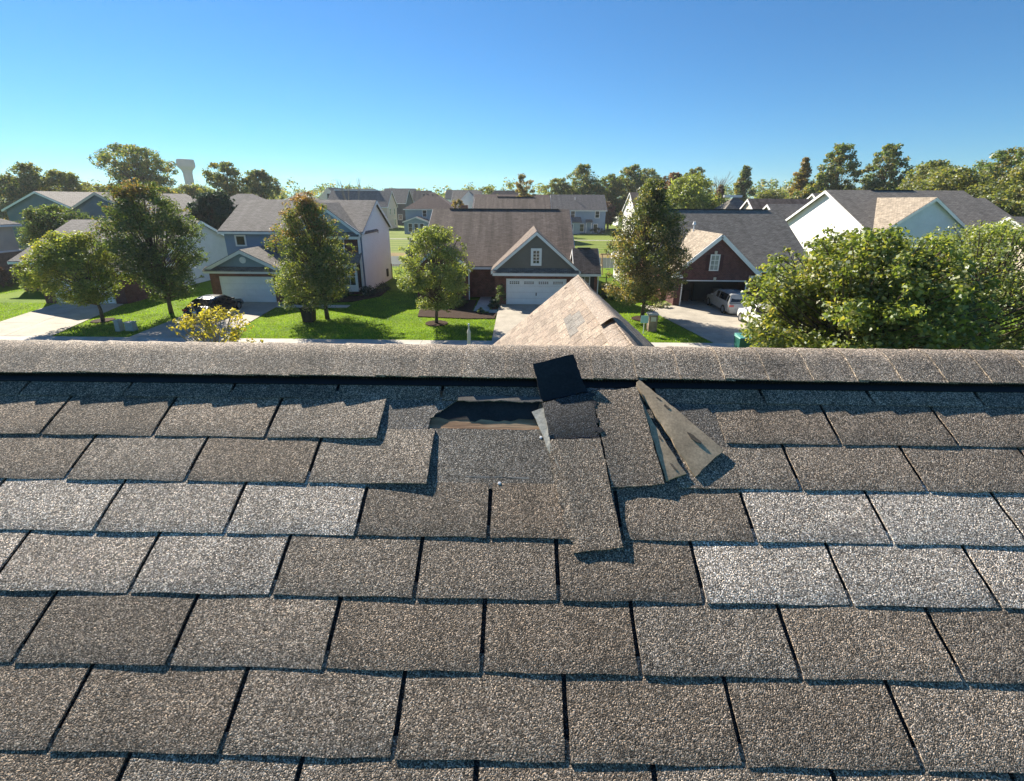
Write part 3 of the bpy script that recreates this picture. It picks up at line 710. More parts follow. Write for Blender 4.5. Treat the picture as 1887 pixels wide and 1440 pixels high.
# bay with shed roof
part(A, 'bay', (-16.4, 41.15, .4), (-14.6, 41.94, 2.9), M['white']); window(A, -15.5, 41.14, 1.75, 1.4, 1.5, '-y', 3, 2); window(A, -14.59, 41.55, 1.75, .5, 1.9, '+x', 1, 1, M['dark_trim'], glass=M['dark_door'])
uvslab('bay_roof', [(-16.7, 40.9, 2.9), (-14.25, 40.9, 2.9), (-14.25, 41.94, 3.75), (-16.7, 41.94, 3.75)], .08, R_CHAR, A)
window(A, -25.45, 42.48, 4.75, .75, .75, '-y', 1, 1, fw=.13); MB().box((-14.30, 49.3, .5), (-14.18, 49.75, 1.3)).out('utility_meter', M['dark_trim'], A)
MB().tube([(-14.45, 41.83, 5.0), (-14.45, 41.83, .1)], [.05, .05], 6).out('downspout', M['white'], A)
# its garage
gable(A, -25.9, -19.95, 38.1, 42.48, 0, 2.85, 4.3, 'y', S_BLUEGREY, R_CHAR, M['white'], .35, .3)
part(A, 'brick_front', (-25.95, 38.04, 0), (-25.15, 38.12, 2.5), BRICK); part(A, 'brick_front', (-20.6, 38.04, 0), (-19.9, 38.12, 2.5), BRICK); part(A, 'brick_front', (-25.14, 38.04, 2.2), (-20.61, 38.12, 2.5), BRICK)
part(A, 'brick_front', (-19.9, 38.13, 0), (-19.86, 42, 2.4), BRICK)
uvslab('pent_roof', [(-26.2, 37.62, 2.66), (-19.65, 37.62, 2.66), (-19.65, 38.08, 2.94), (-26.2, 38.08, 2.94)], .06, R_CHAR, A)
part(A, 'frieze', (-26.2, 37.66, 2.48), (-19.65, 37.74, 2.66), M['white']); part(A, 'soffit', (-26.1, 37.75, 2.5), (-19.75, 38.03, 2.55), M['white'])
disc_y(A, 'gable_vent', -22.92, 38.07, 3.55, .27, M['white'])
gdoor(A, -25.05, -20.7, 38.06, .03, 2.1, M['door_white'])
# front entry
part(A, 'entry_wall', (-19.8, 41.4, 0), (-18.2, 41.93, 2.6), M['white']); part(A, 'front_door', (-19.5, 41.34, .15), (-18.6, 41.39, 2.2), M['dark_door'])
uvslab('bay_roof', [(-19.95, 40.6, 2.5), (-16.75, 40.6, 2.5), (-16.75, 41.92, 3.3), (-19.95, 41.92, 3.3)], .08, R_CHAR, A)

# --- taupe gabled house in the middle
C_ = thing('house', (0, 43, 0), 'brown-roofed brick house with taupe garage gable and white garage door', 'house')
gable(C_, -8.6, 4.75, 41.0, 57.0, 0, 2.95, 7.4, 'x', BRICK, R_BROWN, M['white'], .4, .3)
gable(C_, -2.05, 4.75, 38.12, 46.5, 0, 3.0, 5.92, 'y', BRICK, R_BROWN, M['white'], .3, .25, gut=False)
plane_tri(C_, 'gable_face', [(-1.98, 3.06), (4.68, 3.06), (1.35, 5.86)], 38.04, 38.11, S_TAUPE)
uvslab('pent_roof', [(-2.15, 37.55, 2.72), (4.85, 37.55, 2.72), (4.85, 38.03, 3.02), (-2.15, 38.03, 3.02)], .06, R_CHAR, C_)
part(C_, 'frieze', (-2.2, 37.52, 2.50), (4.9, 37.64, 2.72), M['white']); part(C_, 'soffit', (-2.1, 37.65, 2.52), (4.8, 38.1, 2.57), M['white'])
gdoor(C_, -1.0, 3.82, 38.09, .03, 2.1, M['door_white'], True)
window(C_, 1.36, 38.03, 3.98, .48, 1.0, '-y', 2, 4, fw=.2)
# side bay of the garage
gable(C_, 4.77, 6.55, 38.7, 42.4, 0, 2.9, 4.35, 'x', BRICK, R_BROWN, M['white'], .45, .2)
part(C_, 'ridge_vent', (5.0, 40.42, 4.46), (6.1, 40.68, 4.53), M['black_plastic'])
window(C_, 5.5, 38.68, 1.75, .75, 1.1, '-y', 2, 2); part(C_, 'shutter', (5.98, 38.64, 1.1), (6.3, 38.69, 2.4), M['dark_trim'])
MB().tube([(6.6, 38.5, 2.7), (6.6, 38.5, .1)], [.045, .045], 6).out('downspout', M['white'], C_)
part(C_, 'ridge_vent', (-7.2, 48.87, 7.5), (3.9, 49.13, 7.57), M['black_plastic'])
# entry and the small room left of it
part(C_, 'entry_wall', (-4.4, 42.3, 0), (-2.1, 42.45, 2.7), BRICK_D); part(C_, 'front_door', (-3.6, 42.2, .12), (-2.7, 42.29, 2.25), M['dark_door'])
for xx in (-4.0, -2.4): window(C_, xx, 42.28, 1.25, .28, 1.8, '-y', 1, 4, M['dark_trim'], .05)
for xx in (-3.66, -2.62): part(C_, 'door_post', (xx - .04, 42.16, .1), (xx + .04, 42.22, 2.35), M['cream_trim'])
gable(C_, -8.9, -4.45, 39.6, 45.0, 0, 2.95, 4.9, 'y', BRICK, R_BROWN, M['white'], .3, .25, gut=False)
window(C_, -6.7, 39.58, 1.6, 1.5, 1.4, '-y', 2, 2)
MB().tube([(-4.35, 39.5, 2.7), (-4.35, 39.5, .1)], [.045, .045], 6).out('downspout', M['white'], C_)
part(C_, 'door_step', (-4.3, 41.3, 0), (-2.2, 42.2, .12), M['concrete'])

# --- brick house with the open garage
D = thing('house', (18, 43, 0), 'dark brick gabled house with open garage and charcoal roof', 'house')
def notch(root, x0, x1, y0, y1, z0, ze, mat, dx0, dx1, dz):        # garage walls round a real opening
    for a, b in (((x0, y0, z0), (dx0, y0 + .2, ze)), ((dx1, y0, z0), (x1, y0 + .2, ze)), ((dx0, y0, dz), (dx1, y0 + .2, ze)), ((x0, y0 + .2, z0), (x0 + .2, y1, ze)), ((x1 - .2, y0 + .2, z0), (x1, y1, ze))): part(root, 'wall', a, b, mat)
gable(D, 12.6, 25.35, 40.6, 55.4, 0, 2.95, 7.5, 'x', BRICK, R_CHAR, M['white'], .4, .3)
notch(D, 12.95, 19.4, 38.2, 43.4, 0, 2.88, BRICK_D, 13.55, 18.75, 2.1)
plane_tri(D, 'gable_face', [(12.95, 2.885), (19.4, 2.885), (16.15, 5.72)], 38.2, 38.3, BRICK_D)
g2 = MB(); k = (5.78 - 2.92) / 3.22
for sx in (-1, 1):
    uvslab('roof_slope', [(16.17 + sx * 3.55, 37.9, 5.78 - k * 3.55), (16.17 + sx * 3.55, 44.4, 5.78 - k * 3.55), (16.17, 46.0, 5.78), (16.17, 37.9, 5.78)], .13, R_TAN, D)
    MB().beam((16.17 + sx * 3.55, 37.87, 5.78 - k * 3.55 - .05), (16.17, 37.87, 5.73), .06, .3).out('rake_board', M['white'], D)
    xa, xb = sorted((16.17 + sx * 3.6, 16.17 + sx * 2.75)); part(D, 'cornice_return', (xa, 37.85, 2.38), (xb, 38.19, 2.6), M['white'])
window(D, 15.95, 38.19, 3.62, .6, 1.15, '-y', 2, 3, fw=.09, glass=mat_glass('bright_pane', (.30, .33, .33), .15))
part(D, 'keystone', (15.85, 38.12, 4.3), (16.05, 38.19, 4.55), M['cream_trim']); part(D, 'keystone', (16.05, 38.12, 2.12), (16.25, 38.19, 2.42), M['cream_trim'])
for xx in (15.25, 16.34): part(D, 'shutter', (xx, 38.15, 3.0), (xx + .3, 38.19, 4.25), plain('maroon_shutter', (.06, .02, .025), .6))
part(D, 'door_jamb', (13.47, 38.12, 0), (13.55, 38.22, 2.18), M['white']); part(D, 'door_jamb', (18.75, 38.12, 0), (18.83, 38.22, 2.18), M['white']); part(D, 'door_head', (13.47, 38.12, 2.10), (18.83, 38.19, 2.18), M['white'])
part(D, 'garage_floor', (13.1, 38.2, .01), (19.2, 43.3, .05), M['concrete']); part(D, 'garage_back', (13.15, 40.45, 0), (19.2, 40.55, 2.58), plain('garage_back_shade', (.035, .034, .034))); part(D, 'garage_ceiling', (13.15, 38.42, 2.6), (19.2, 40.44, 2.66), plain('garage_ceiling_board', (.06, .058, .055)))  # back wall near-black: shade inside the garage is put into its colour
for i, (xx, w, h) in enumerate(((13.4, .8, 1.5), (14.4, .5, .9), (15.2, 1.1, 1.8), (17.0, .7, 1.1))): part(D, 'shelf_unit', (xx, 40.0, .05), (xx + w, 40.42, .05 + h), plain('stored_goods', ((.04, .05, .06), (.07, .04, .03), (.03, .035, .035), (.08, .078, .07))[i], .7))
MB().lathe((16.0, 43.9, 5.2), [(.06, 0), (.06, 1.1), (.16, 1.12), (.16, 1.2), (.1, 1.35), (.1, 1.42)], 10).out('vent_pipe', M['white'], D)
part(D, 'ridge_vent', (13.4, 47.87, 7.6), (24.4, 48.13, 7.68), M['black_plastic'])
gable(D, 10.9, 13.6, 50.2, 53.6, 0, 2.8, 3.6, 'y', M['white'], R_GREY, M['white'], .3, .25)
for q in (51.0, 52.6): window(D, 10.89, q, 1.6, .9, 1.6, '-x', 1, 2)
window(D, 12.2, 50.19, 1.6, 1.6, 1.6, '-y', 3, 2)

# --- white-gabled house at the right
E_ = thing('house', (42, 48, 0), 'white two-storey house with sunlit side gable behind the big right tree', 'house')
gable(E_, 33.2, 47.0, 45.9, 59.7, 0, 6.1, 9.5, 'x', S_WHITE, R_CHAR, M['white'], .5, .4)
gable(E_, 33.6, 41.0, 44.2, 52.4, 0, 6.0, 8.72, 'y', mat_siding('siding_ice_blue', (.60, .68, .76)), R_TAN, M['white'], .35, .3, gut=False)
gable(E_, 40.0, 47.5, 45.2, 56.0, 0, 6.0, 8.75, 'x', S_WHITE, R_CHAR, M['white'], .4, .3)
part(E_, 'ridge_vent', (37.5, 52.65, 9.6), (42, 52.95, 9.68), M['black_plastic'])
for q in (35.6, 39.0): window(E_, q, 44.19, 4.4, .9, 1.4, '-y', 1, 2)
F_ = thing('house', (-64, 46, 0), 'cream house with brick base cut by the left edge', 'house')
hip(F_, -70, -53.9, 42.5, 49.5, 0, 5.9, 8.0, S_CREAM, R_GREY, M['white'], .5)
part(F_, 'brick_base', (-70.0, 42.42, 0), (-53.8, 49.6, 2.9), BRICK_T); part(F_, 'water_table', (-70, 42.38, 2.9), (-53.76, 49.64, 3.08), M['white'])
part(F_, 'corner_board', (-53.92, 42.4, 3.08), (-53.78, 42.56, 5.8), M['white'])
G1 = thing('house', (-72, 76, 0), 'grey-blue gabled house with dark dormer, leftmost behind the trees', 'house')
gable(G1, -78.5, -67.5, 72, 90, 0, 6.7, 9.2, 'y', S_SLATE, R_GREY, M['white'])
gable(G1, -67.8, -60.0, 74, 81, 0, 6.4, 8.9, 'x', S_SLATE, R_CHAR, M['white'])
gable(G1, -69.5, -62.8, 66.5, 73, 0, 3.5, 6.3, 'y', S_DARK, R_CHAR, M['white']); disc_y(G1, 'gable_vent', -66.1, 66.4, 4.9, .3, M['white']); gdoor(G1, -68.4, -64.0, 66.45, .03, 2.3, M['door_white'])
G2 = thing('house', (-54, 66, 0), 'slate blue house with broad blank front gable beside the leaning tree', 'house')
gable(G2, -58.8, -47.6, 60, 76, 0, 6.0, 8.95, 'y', S_SLATE, R_GREY, M['cream_trim'])
part(G2, 'corner_board', (-58.86, 59.93, 0), (-58.7, 60.05, 5.8), M['white'])
for q in (-54.2, -53.7): part(G2, 'wall_vent', (q, 59.92, 5.0), (q + .18, 59.99, 5.25), M['white'])
H_ = thing('house', (-40, 46, 0), 'low house with tan roof and pale blank side wall behind the street trees', 'house')
gable(H_, -46.5, -33.5, 42.0, 56.0, 0, 2.9, 6.1, 'x', BRICK_D, R_GREY, M['white'], .4, .3)
for nm, q in (('side_cladding', [(-33.49, 42.0, 0), (-33.49, 56.0, 0), (-33.49, 56.0, 2.85), (-33.49, 49, 6.0), (-33.49, 42.0, 2.85)]),):
    m = MB(); m.v = q + [(p[0] + .04, p[1], p[2]) for p in q]; m.f = [(0, 1, 2, 3, 4), (9, 8, 7, 6, 5)] + [(i, i + 5, (i + 1) % 5 + 5, (i + 1) % 5) for i in range(5)]; m.out(nm, S_PALE, H_)
gable(H_, -39.5, -32.6, 37.0, 44.0, 0, 2.75, 4.7, 'y', BRICK_D, R_GREY, M['white'], .35, .3); gdoor(H_, -38.3, -33.6, 36.95, .03, 2.15, M['door_white'])

# --- houses beyond the green
def back_windows(root, y, lst, face='-y'):
    for (x, z, w, h) in lst: window(root, x, y, z, w, h, face, 1, 2, fw=.12)
B1 = thing('house', (-25, 128, 0), 'grey-blue house with hip roof and small sunroom beyond the green', 'house')
hip(B1, -30.3, -17.5, 126, 138, 0, 6.3, 10.3, S_BLUEGREY, R_RED, M['white'])
gable(B1, -29.8, -23.6, 121.8, 126, 0, 3.1, 4.2, 'y', S_BLUEGREY, R_CHAR, M['white'], .3, .25)
back_windows(B1, 121.78, [(-28.2, 1.6, .95, 2.0), (-26.7, 1.6, .95, 2.0), (-25.2, 1.6, .95, 2.0)]); back_windows(B1, 125.98, [(-25.2, 5.0, 1.0, 1.6)])
for q in (-26.3, -25.2, -24.0, -22.8): part(B1, 'roof_vent', (q, 131, 9.55), (q + .4, 131.4, 9.85), M['dark_trim'])
B2 = thing('house', (15, 132, 0), 'blue two-storey house with grey gable roof behind the middle house', 'house')
gable(B2, 8.6, 22.8, 128, 139, 0, 6.2, 9.9, 'x', S_BLUE, R_GREY, M['white'])
part(B2, 'rear_wing', (11.0, 125.0, 0), (15.8, 128, 3.0), S_BLUEGREY); uvslab('wing_roof', [(10.8, 124.7, 3.0), (16.2, 124.7, 3.0), (16.2, 128, 4.2), (10.8, 128, 4.2)], .1, R_GREY, B2)
back_windows(B2, 127.98, [(14.1, 5.0, 1.0, 1.7), (20.6, 5.0, 1.0, 1.7), (20.3, 1.5, 1.0, 1.9), (16.6, 1.5, 1.1, 1.9)]); window(B2, 13.4, 124.98, 1.6, 1.1, 1.9, '-y', 1, 2, fw=.12)
part(B2, 'back_door', (17.9, 127.9, .1), (19.1, 127.98, 2.6), S_BLUEGREY); part(B2, 'door_surround', (17.7, 127.86, .1), (17.9, 127.97, 2.8), M['white']); part(B2, 'door_surround', (19.1, 127.86, .1), (19.3, 127.97, 2.8), M['white'])
uvslab('door_hood', [(17.6, 127.0, 3.0), (19.4, 127.0, 3.0), (19.4, 127.98, 3.6), (17.6, 127.98, 3.6)], .1, R_CHAR, B2)
MB().lathe((14.9, 131.5, 8.4), [(.09, 0), (.09, .7), (.2, .75), (.2, .85)], 8).out('vent_pipe', M['white'], B2)
def far_house(name_label, x0, x1, y0, y1, ze, zr, axis, wall, roof, wins=(), face='+x', zb=0, cat='house', kind='gable', group='houses far behind'):
    h = thing('house', ((x0 + x1) / 2, (y0 + y1) / 2, zb), name_label, cat, group)
    if kind == 'hip': hip(h, x0, x1, y0, y1, zb, ze, zr, wall, roof, M['white'])
    else: gable(h, x0, x1, y0, y1, zb, ze, zr, axis, wall, roof, M['white'])
    for w in wins:
        if face in ('+x', '-x'): window(h, x1 + .01 if face == '+x' else x0 - .01, w[0], w[1], w[2], w[3], face, 1, 2, fw=.12)
        else: window(h, w[0], y0 - .01, w[1], w[2], w[3], face, 1, 2, fw=.12)
    return h
b3 = far_house('peach gabled house right behind the white side wall of the blue house', -57, -39.2, 141, 152, 6.6, 10.9, 'x', S_PEACH, R_GREY, [(144, 5, 1, 1.7), (149, 1.8, 1, 1.7), (149, 5, 1, 1.7)])
part(b3, 'sun_glint_strip', (-56.5, 146.3, 10.98), (-43, 146.7, 11.25), M['white'])  # sun glint on the ridge, added as a white strip
far_house('narrow dark-fronted house with white gable side', -46.2, -40.2, 168, 180, 7.5, 12.0, 'x', S_DARK, R_CHAR, [(-44.0, 5.8, 1.2, 1.7), (-42.2, 2.6, 1.2, 1.7)], '-y')
wg = far_house('white front-gabled house peeping over the blue house ridge', -62.6, -55.2, 148, 160, 8.0, 11.8, 'y', S_WHITE, R_CHAR, [(-58.9, 9.4, .9, 1.4)], '-y')
far_house('tan-roofed house above the left end of the blue house ridge', -58, -45.5, 108, 121, 6.2, 9.9, 'x', S_CREAM, R_TAN, kind='hip')
far_house('grey hip roof peeping out beside the dark round evergreen', -54.0, -40.5, 77, 88, 5.8, 9.1, 'x', S_PALE, R_GREY, kind='hip')
b7 = far_house('brown streaked roof just above the middle house ridge', -9.5, 6.2, 99, 111, 5.9, 9.0, 'x', S_CREAM, R_BROWN)
part(b7, 'ridge_vent', (-5, 104.8, 9.1), (3, 105.2, 9.2), M['black_plastic']); part(b7, 'chimney', (-12.4, 100.5, 0), (-11.0, 101.5, 7.4), BRICK)
far_house('grey roof with little white gable beyond the orange bush', -21, -12.5, 148, 160, 7.5, 11.2, 'x', S_PALE, R_CHAR)
far_house('small white gable left of the orange tree', -17.5, -13.0, 143, 150, 8.5, 10.8, 'y', S_WHITE, R_CHAR)
far_house('reddish roof partly hidden behind the orange tree', -13, 8, 134, 146, 6.5, 9.9, 'x', S_CREAM, R_RED)
b10 = far_house('white house with sunlit side beside the conical street tree', 25.5, 38, 106, 118.5, 6.3, 10.2, 'x', S_WHITE, R_BROWN, [(109, 4.6, 1, 1.6), (115, 1.6, 1, 1.6)], '-x')
far_house('tiny white gable at the foot of the woods', 34.5, 41.5, 168, 178, 5.0, 8.8, 'x', S_WHITE, R_CHAR)
b12 = far_house('dark hip roof with pale ridge panel above the charcoal roof', 29.0, 37.2, 71, 79, 5.6, 9.0, 'x', S_CREAM, R_CHAR, kind='hip')
part(b12, 'ridge_panel', (31.3, 74.7, 9.0), (34.0, 75.3, 9.35), M['metal'])
b13 = far_house('cream gabled house with long dark roof between charcoal roof and white gable', 33.2, 42.0, 66, 75, 5.6, 8.7, 'x', S_CREAM, R_BROWN)
gable(b13, 33.6, 44.0, 61.0, 70, 0, 5.2, 8.0, 'x', S_CREAM, R_CHAR, M['white'])
far_house('house with white rake peeping over the white side gable', 46.2, 54, 72, 82, 6.5, 9.6, 'x', S_WHITE, R_CHAR)
far_house('cream gable at the right edge', 40.6, 52, 33.5, 46.5, 3.6, 7.2, 'x', S_CREAM, R_CHAR)
for i, (lab, x, y, w, ze, zr, mt, rf) in enumerate((('distant slate roof right of the sunlit glinting ridge', -52, 205, 13, 9, 13.0, S_PALE, R_CHAR), ('distant grey roof over the peach house', -74, 215, 16, 9, 13, S_CREAM, R_GREY), ('distant brown roof left of the hip-roofed grey-blue house', -40.5, 196, 7, 8, 12, S_CREAM, R_BROWN),
        ('distant pale house below the poplars', -28, 230, 15, 9, 13, S_WHITE, R_CHAR), ('distant dark roof left of the orange tree', -6, 214, 14, 8.5, 12.6, S_PALE, R_RED), ('distant roof beyond the left trees', -150, 160, 14, 7.5, 11, S_CREAM, R_TAN))):
    far_house(lab, x - w / 2, x + w / 2, y, y + 10, ze, zr, 'x', mt, rf)

# ------------------------------------------------------------------ trees and plants
def leaves_mesh(name, cen, rad_, per, size, seed, mat, center, flat=.75, up=.45):
    """a cloud of single folded leaves round clump centres; every leaf is its own little face pair"""
    r = np.random.default_rng(seed); cen = np.asarray(cen, float); rad_ = np.asarray(rad_, float)
    per = np.asarray(per, int); idx = np.repeat(np.arange(len(cen)), per); n = len(idx)
    d = r.normal(size=(n, 3)); d /= np.linalg.norm(d, axis=1)[:, None]
    q = (r.random(n) ** .55)[:, None]; p = cen[idx] + d * q * rad_[idx][:, None] * np.array([1, 1, flat])
    nrm = r.normal(size=(n, 3)) * .55 + d * .55 + np.array([0, 0, up]); nrm /= np.linalg.norm(nrm, axis=1)[:, None]
    tg = np.cross(nrm, r.normal(size=(n, 3))); tg /= np.linalg.norm(tg, axis=1)[:, None] + 1e-9; bt = np.cross(nrm, tg)
    L = size * r.uniform(.65, 1.3, n)[:, None]; w = L * r.uniform(.30, .42, n)[:, None]; up_ = nrm * L * r.uniform(-.05, .2, n)[:, None]
    V = np.empty((n, 4, 3)); V[:, 0] = p - tg * L * .5; V[:, 1] = p + bt * w + up_; V[:, 2] = p + tg * L * .5 - nrm * L * .1; V[:, 3] = p - bt * w + up_
    V = V.reshape(-1, 3) - np.asarray(center)
    me = bpy.data.meshes.new(name); me.vertices.add(4 * n); me.vertices.foreach_set('co', V.ravel().astype(np.float32))
    me.loops.add(4 * n); me.loops.foreach_set('vertex_index', np.arange(4 * n, dtype=np.int32))
    me.polygons.add(n); me.polygons.foreach_set('loop_start', np.arange(0, 4 * n, 4, dtype=np.int32)); me.polygons.foreach_set('loop_total', np.full(n, 4, dtype=np.int32))
    me.update(calc_edges=True); me.materials.append(mat); return me
PROF = {'oval': lambda t: math.sin(math.pi * (.08 + .86 * t)) ** .75, 'cone': lambda t: (1 - t) ** .8 * .95 + .06 if t > .18 else .55 + t * 1.6, 'round': lambda t: math.sqrt(max(0, 1 - (2 * t - 1) ** 2)) * .97 + .03,
        'egg': lambda t: (math.sin(math.pi * min(1, .12 + .88 * t) ** .75)) ** .8 + .03, 'spread': lambda t: .35 + .75 * t if t < .75 else .9 * (1 - (t - .75) / .25) ** .5 + .05, 'column': lambda t: math.sin(math.pi * (.1 + .85 * t)) ** .4}
def crown_pts(r, zb, zt, rx, prof, n, lean=(0, 0), inner=.33, squash=1.0, crf=.27):
    out = []; rr = []
    for i in range(n):
        t = r.random() ** .9; e = max(.03, PROF[prof](t)) * rx; a = r.uniform(0, 6.283); q = r.random() ** inner
        q *= r.uniform(.72, 1.1); z = zb + (zt - zb) * t
        out.append((e * q * math.cos(a) + lean[0] * t, e * q * math.sin(a) * squash + lean[1] * t, z)); rr.append(crf * rx * r.uniform(.55, 1.25) * (.6 + .5 * min(1, e / rx)))
    return out, rr
def tree(name, label, base, zb, zt, rx, prof, nclump, nleaf, leaf, lmat, seed, group=None, lean=(0, 0), trunk=.14, bark=None, cat='tree', off=(0, 0), crf=.27, inner=.33, limbs=.5, flat=.75, squash=1.0, up=.45, sprig=.5):
    r = random.Random(seed); root = thing(name, (base[0], base[1], 0), label, cat, group)
    nclump = int(nclump * 1.55); nleaf = int(nleaf * 1.25); cp, cr = crown_pts(r, zb, zt, rx, prof, nclump, lean, inner, squash, crf); cp = [(p[0] + off[0], p[1] + off[1], p[2]) for p in cp]
    ns = int(len(cp) * sprig)
    for q_ in range(ns):                              # shoots that break the outline
        t = r.random() ** .7; e = max(.05, PROF[prof](t)) * rx * r.uniform(.98, 1.1) + .04 * rx; a = r.uniform(0, 6.283)
        cp.append((e * math.cos(a) + lean[0] * t + off[0], e * math.sin(a) * squash + lean[1] * t + off[1], zb + (zt - zb) * t * 1.02 + r.uniform(0, .05) * (zt - zb))); cr.append(crf * rx * r.uniform(.25, .45))
    per = [max(4, int(nleaf * (q / (crf * rx)) ** 2 * r.uniform(.6, 1.4))) for q in cr]
    o = link('crown', leaves_mesh('crown', cp, cr, per, leaf, seed, lmat, (0, 0, 0), flat, up), root)
    m = MB(); topz = zb + (zt - zb) * .8; k = 7; tp = []
    for i in range(k):
        u = i / (k - 1); z = topz * u; lx = 0 if z < zb * .7 else ((z - zb * .7) / (zt - zb * .7))
        tp.append(((lean[0] + off[0]) * lx + r.uniform(-.05, .05) * (u > 0), (lean[1] + off[1]) * lx + r.uniform(-.05, .05) * (u > 0), z))
    m.tube(tp, [trunk * (1.25 if i == 0 else 1) * (1 - .85 * i / (k - 1)) + .012 for i in range(k)], 7)
    for p, q in zip(cp, cr):
        if r.random() > (limbs if q > crf * rx * .46 else .95): continue
        sz = min(p[2] - .3, zb * .75 + (p[2] - zb) * r.uniform(.3, .75)); sz = max(sz, zb * .6); u = min(1, sz / topz); j = min(k - 2, int(u * (k - 1))); fr = u * (k - 1) - j
        s = [tp[j][q_] * (1 - fr) + tp[j + 1][q_] * fr for q_ in range(3)]; e = p
        mid = [s[q_] * .45 + e[q_] * .55 + r.uniform(-.12, .12) * rx * .3 for q_ in range(3)]; w = trunk * .38 * (1 - u * .5)
        m.tube([s, mid, e], [w, w * .6, w * .18 + .006], 5, False)
    mk('trunk', [(v[0] + base[0], v[1] + base[1], v[2]) for v in m.v], m.f, bark or M['bark'], root, smooth=True)
    return root
L_LIME = mat_leaf('leaf_lime', (.115, .165, .035), (.20, .25, .058), (.31, .325, .09), (.36, .32, .09), None, .18)
L_DEEP = mat_leaf('leaf_deep_green', (0.057, 0.098, 0.037), (0.103, 0.155, 0.052), (0.190, 0.224, 0.081), (0.253, 0.161, 0.086), (5, 12), .18)
L_RUST = mat_leaf('leaf_rusting', (0.081, 0.121, 0.040), (0.144, 0.184, 0.057), (0.253, 0.259, 0.092), (0.310, 0.172, 0.092), (4.5, 10.0), .24)
L_FRESH = mat_leaf('leaf_fresh_green', (0.127, 0.172, 0.052), (0.213, 0.259, 0.081), (0.333, 0.345, 0.127), None)
L_TAN = mat_leaf('leaf_tanning', (0.057, 0.092, 0.034), (0.115, 0.144, 0.048), (0.230, 0.224, 0.081), (0.345, 0.253, 0.127), (11, -2), .22)
L_BIG = mat_leaf('leaf_big_green', (0.098, 0.144, 0.034), (0.178, 0.224, 0.055), (0.310, 0.322, 0.098), (0.345, 0.299, 0.092), None, .15)
L_YEL = mat_leaf('leaf_yellow', (0.253, 0.241, 0.034), (0.380, 0.322, 0.052), (0.483, 0.414, 0.115), None)
L_SPRUCE = mat_leaf('needle_dark', (0.024, 0.051, 0.030), (0.039, 0.071, 0.041), (0.060, 0.098, 0.051), None, trans=.15)
L_BLUE = mat_leaf('needle_blue', (0.077, 0.121, 0.121), (0.110, 0.165, 0.165), (0.154, 0.209, 0.198), None, trans=.15)
L_FAR = mat_leaf('leaf_far_green', (0.074, 0.120, 0.040), (0.120, 0.175, 0.059), (0.202, 0.239, 0.083), (0.368, 0.276, 0.092), None, .3)
L_FARY = mat_leaf('leaf_far_yellowing', (.10, .135, .045), (.165, .195, .062), (.26, .26, .085), (.27, .23, .09), None, .22)
L_ORANGE = mat_leaf('leaf_orange', (.22, .14, .055), (.30, .20, .07), (.27, .23, .085), (.16, .18, .06), None, .5)
L_RED = mat_leaf('leaf_dark_red', (0.112, 0.056, 0.048), (0.128, 0.088, 0.056), (0.096, 0.112, 0.056), (0.224, 0.096, 0.080), None, .4)
SG = 'young trees along the street'
tree('street_tree', 'lime green street tree with leaning crown over the left driveway', (-29.8, 31.4), 1.4, 5.9, 2.7, 'oval', 100, 165, .13, L_LIME, 1, SG, off=(-.7, 0), trunk=.10)
tree('street_tree', 'tall dark green leaning street tree with reddish top at the left', (-26.6, 33.8), 1.3, 9.2, 2.85, 'oval', 120, 185, .13, L_DEEP, 2, SG, lean=(-1.0, 0), trunk=.13, off=(.5, 0))
tree('street_tree', 'egg-shaped street tree with rusty red top before the blue house', (-14.1, 32.6), 1.3, 8.5, 2.75, 'egg', 125, 190, .12, L_RUST, 3, SG, trunk=.13, off=(-.6, 0))
tree('street_tree', 'light green open-crowned street tree left of the middle house', (-5.85, 31.5), 1.2, 6.5, 2.35, 'oval', 85, 150, .125, L_FRESH, 4, SG, trunk=.10)
tree('street_tree', 'conical dark street tree with tan sunlit leaves left of the brick house', (9.2, 33.5), 1.3, 9.5, 2.65, 'egg', 150, 190, .125, L_TAN, 5, SG, trunk=.12)
tree('broadleaf_tree', 'big bushy green tree filling the right side above the ridge', (12.75, 17.2), .8, 7.1, 3.5, 'round', 215, 170, .145, L_BIG, 6, trunk=.17, crf=.2, sprig=.7)
tree('broadleaf_tree', 'finer-leaved green tree at the right edge beside the big bushy tree', (18.6, 18.6), .8, 7.4, 3.3, 'round', 160, 170, .10, L_FRESH, 7, trunk=.15, crf=.22)
tree('broadleaf_tree', 'small yellow-leaved treetop poking above the ridge at the left', (-11.9, 17.0), 1.4, 4.4, 1.5, 'oval', 40, 34, .12, L_YEL, 8, trunk=.08, bark=M['pale_bark'], crf=.2, limbs=.8)
tree('evergreen', 'dark round evergreen left of the blue house', (-39.2, 61), .4, 8.9, 3.3, 'oval', 200, 150, .22, L_SPRUCE, 9, trunk=.2, crf=.22)
tree('broadleaf_tree', 'dense dark tree beside the cream house at the left edge', (-53.4, 54), .8, 7.3, 3.3, 'round', 110, 120, .2, L_DEEP, 10, trunk=.16)
tree('spruce', 'small blue spruce behind the light green street tree', (-12.6, 55), .2, 3.9, 1.3, 'cone', 55, 60, .16, L_BLUE, 11, trunk=.08, crf=.3)
tree('broadleaf_tree', 'light green tree rising behind the charcoal roof', (28.5, 82), 2, 12.2, 5.0, 'round', 95, 110, .34, L_FRESH, 12, trunk=.2, sprig=.1)
tree('broadleaf_tree', 'little reddish tree on the lawn right of the blue two-storey house', (25.0, 140), 2, 8.3, 3.0, 'round', 60, 70, .3, L_RED, 13, trunk=.14, sprig=.1)
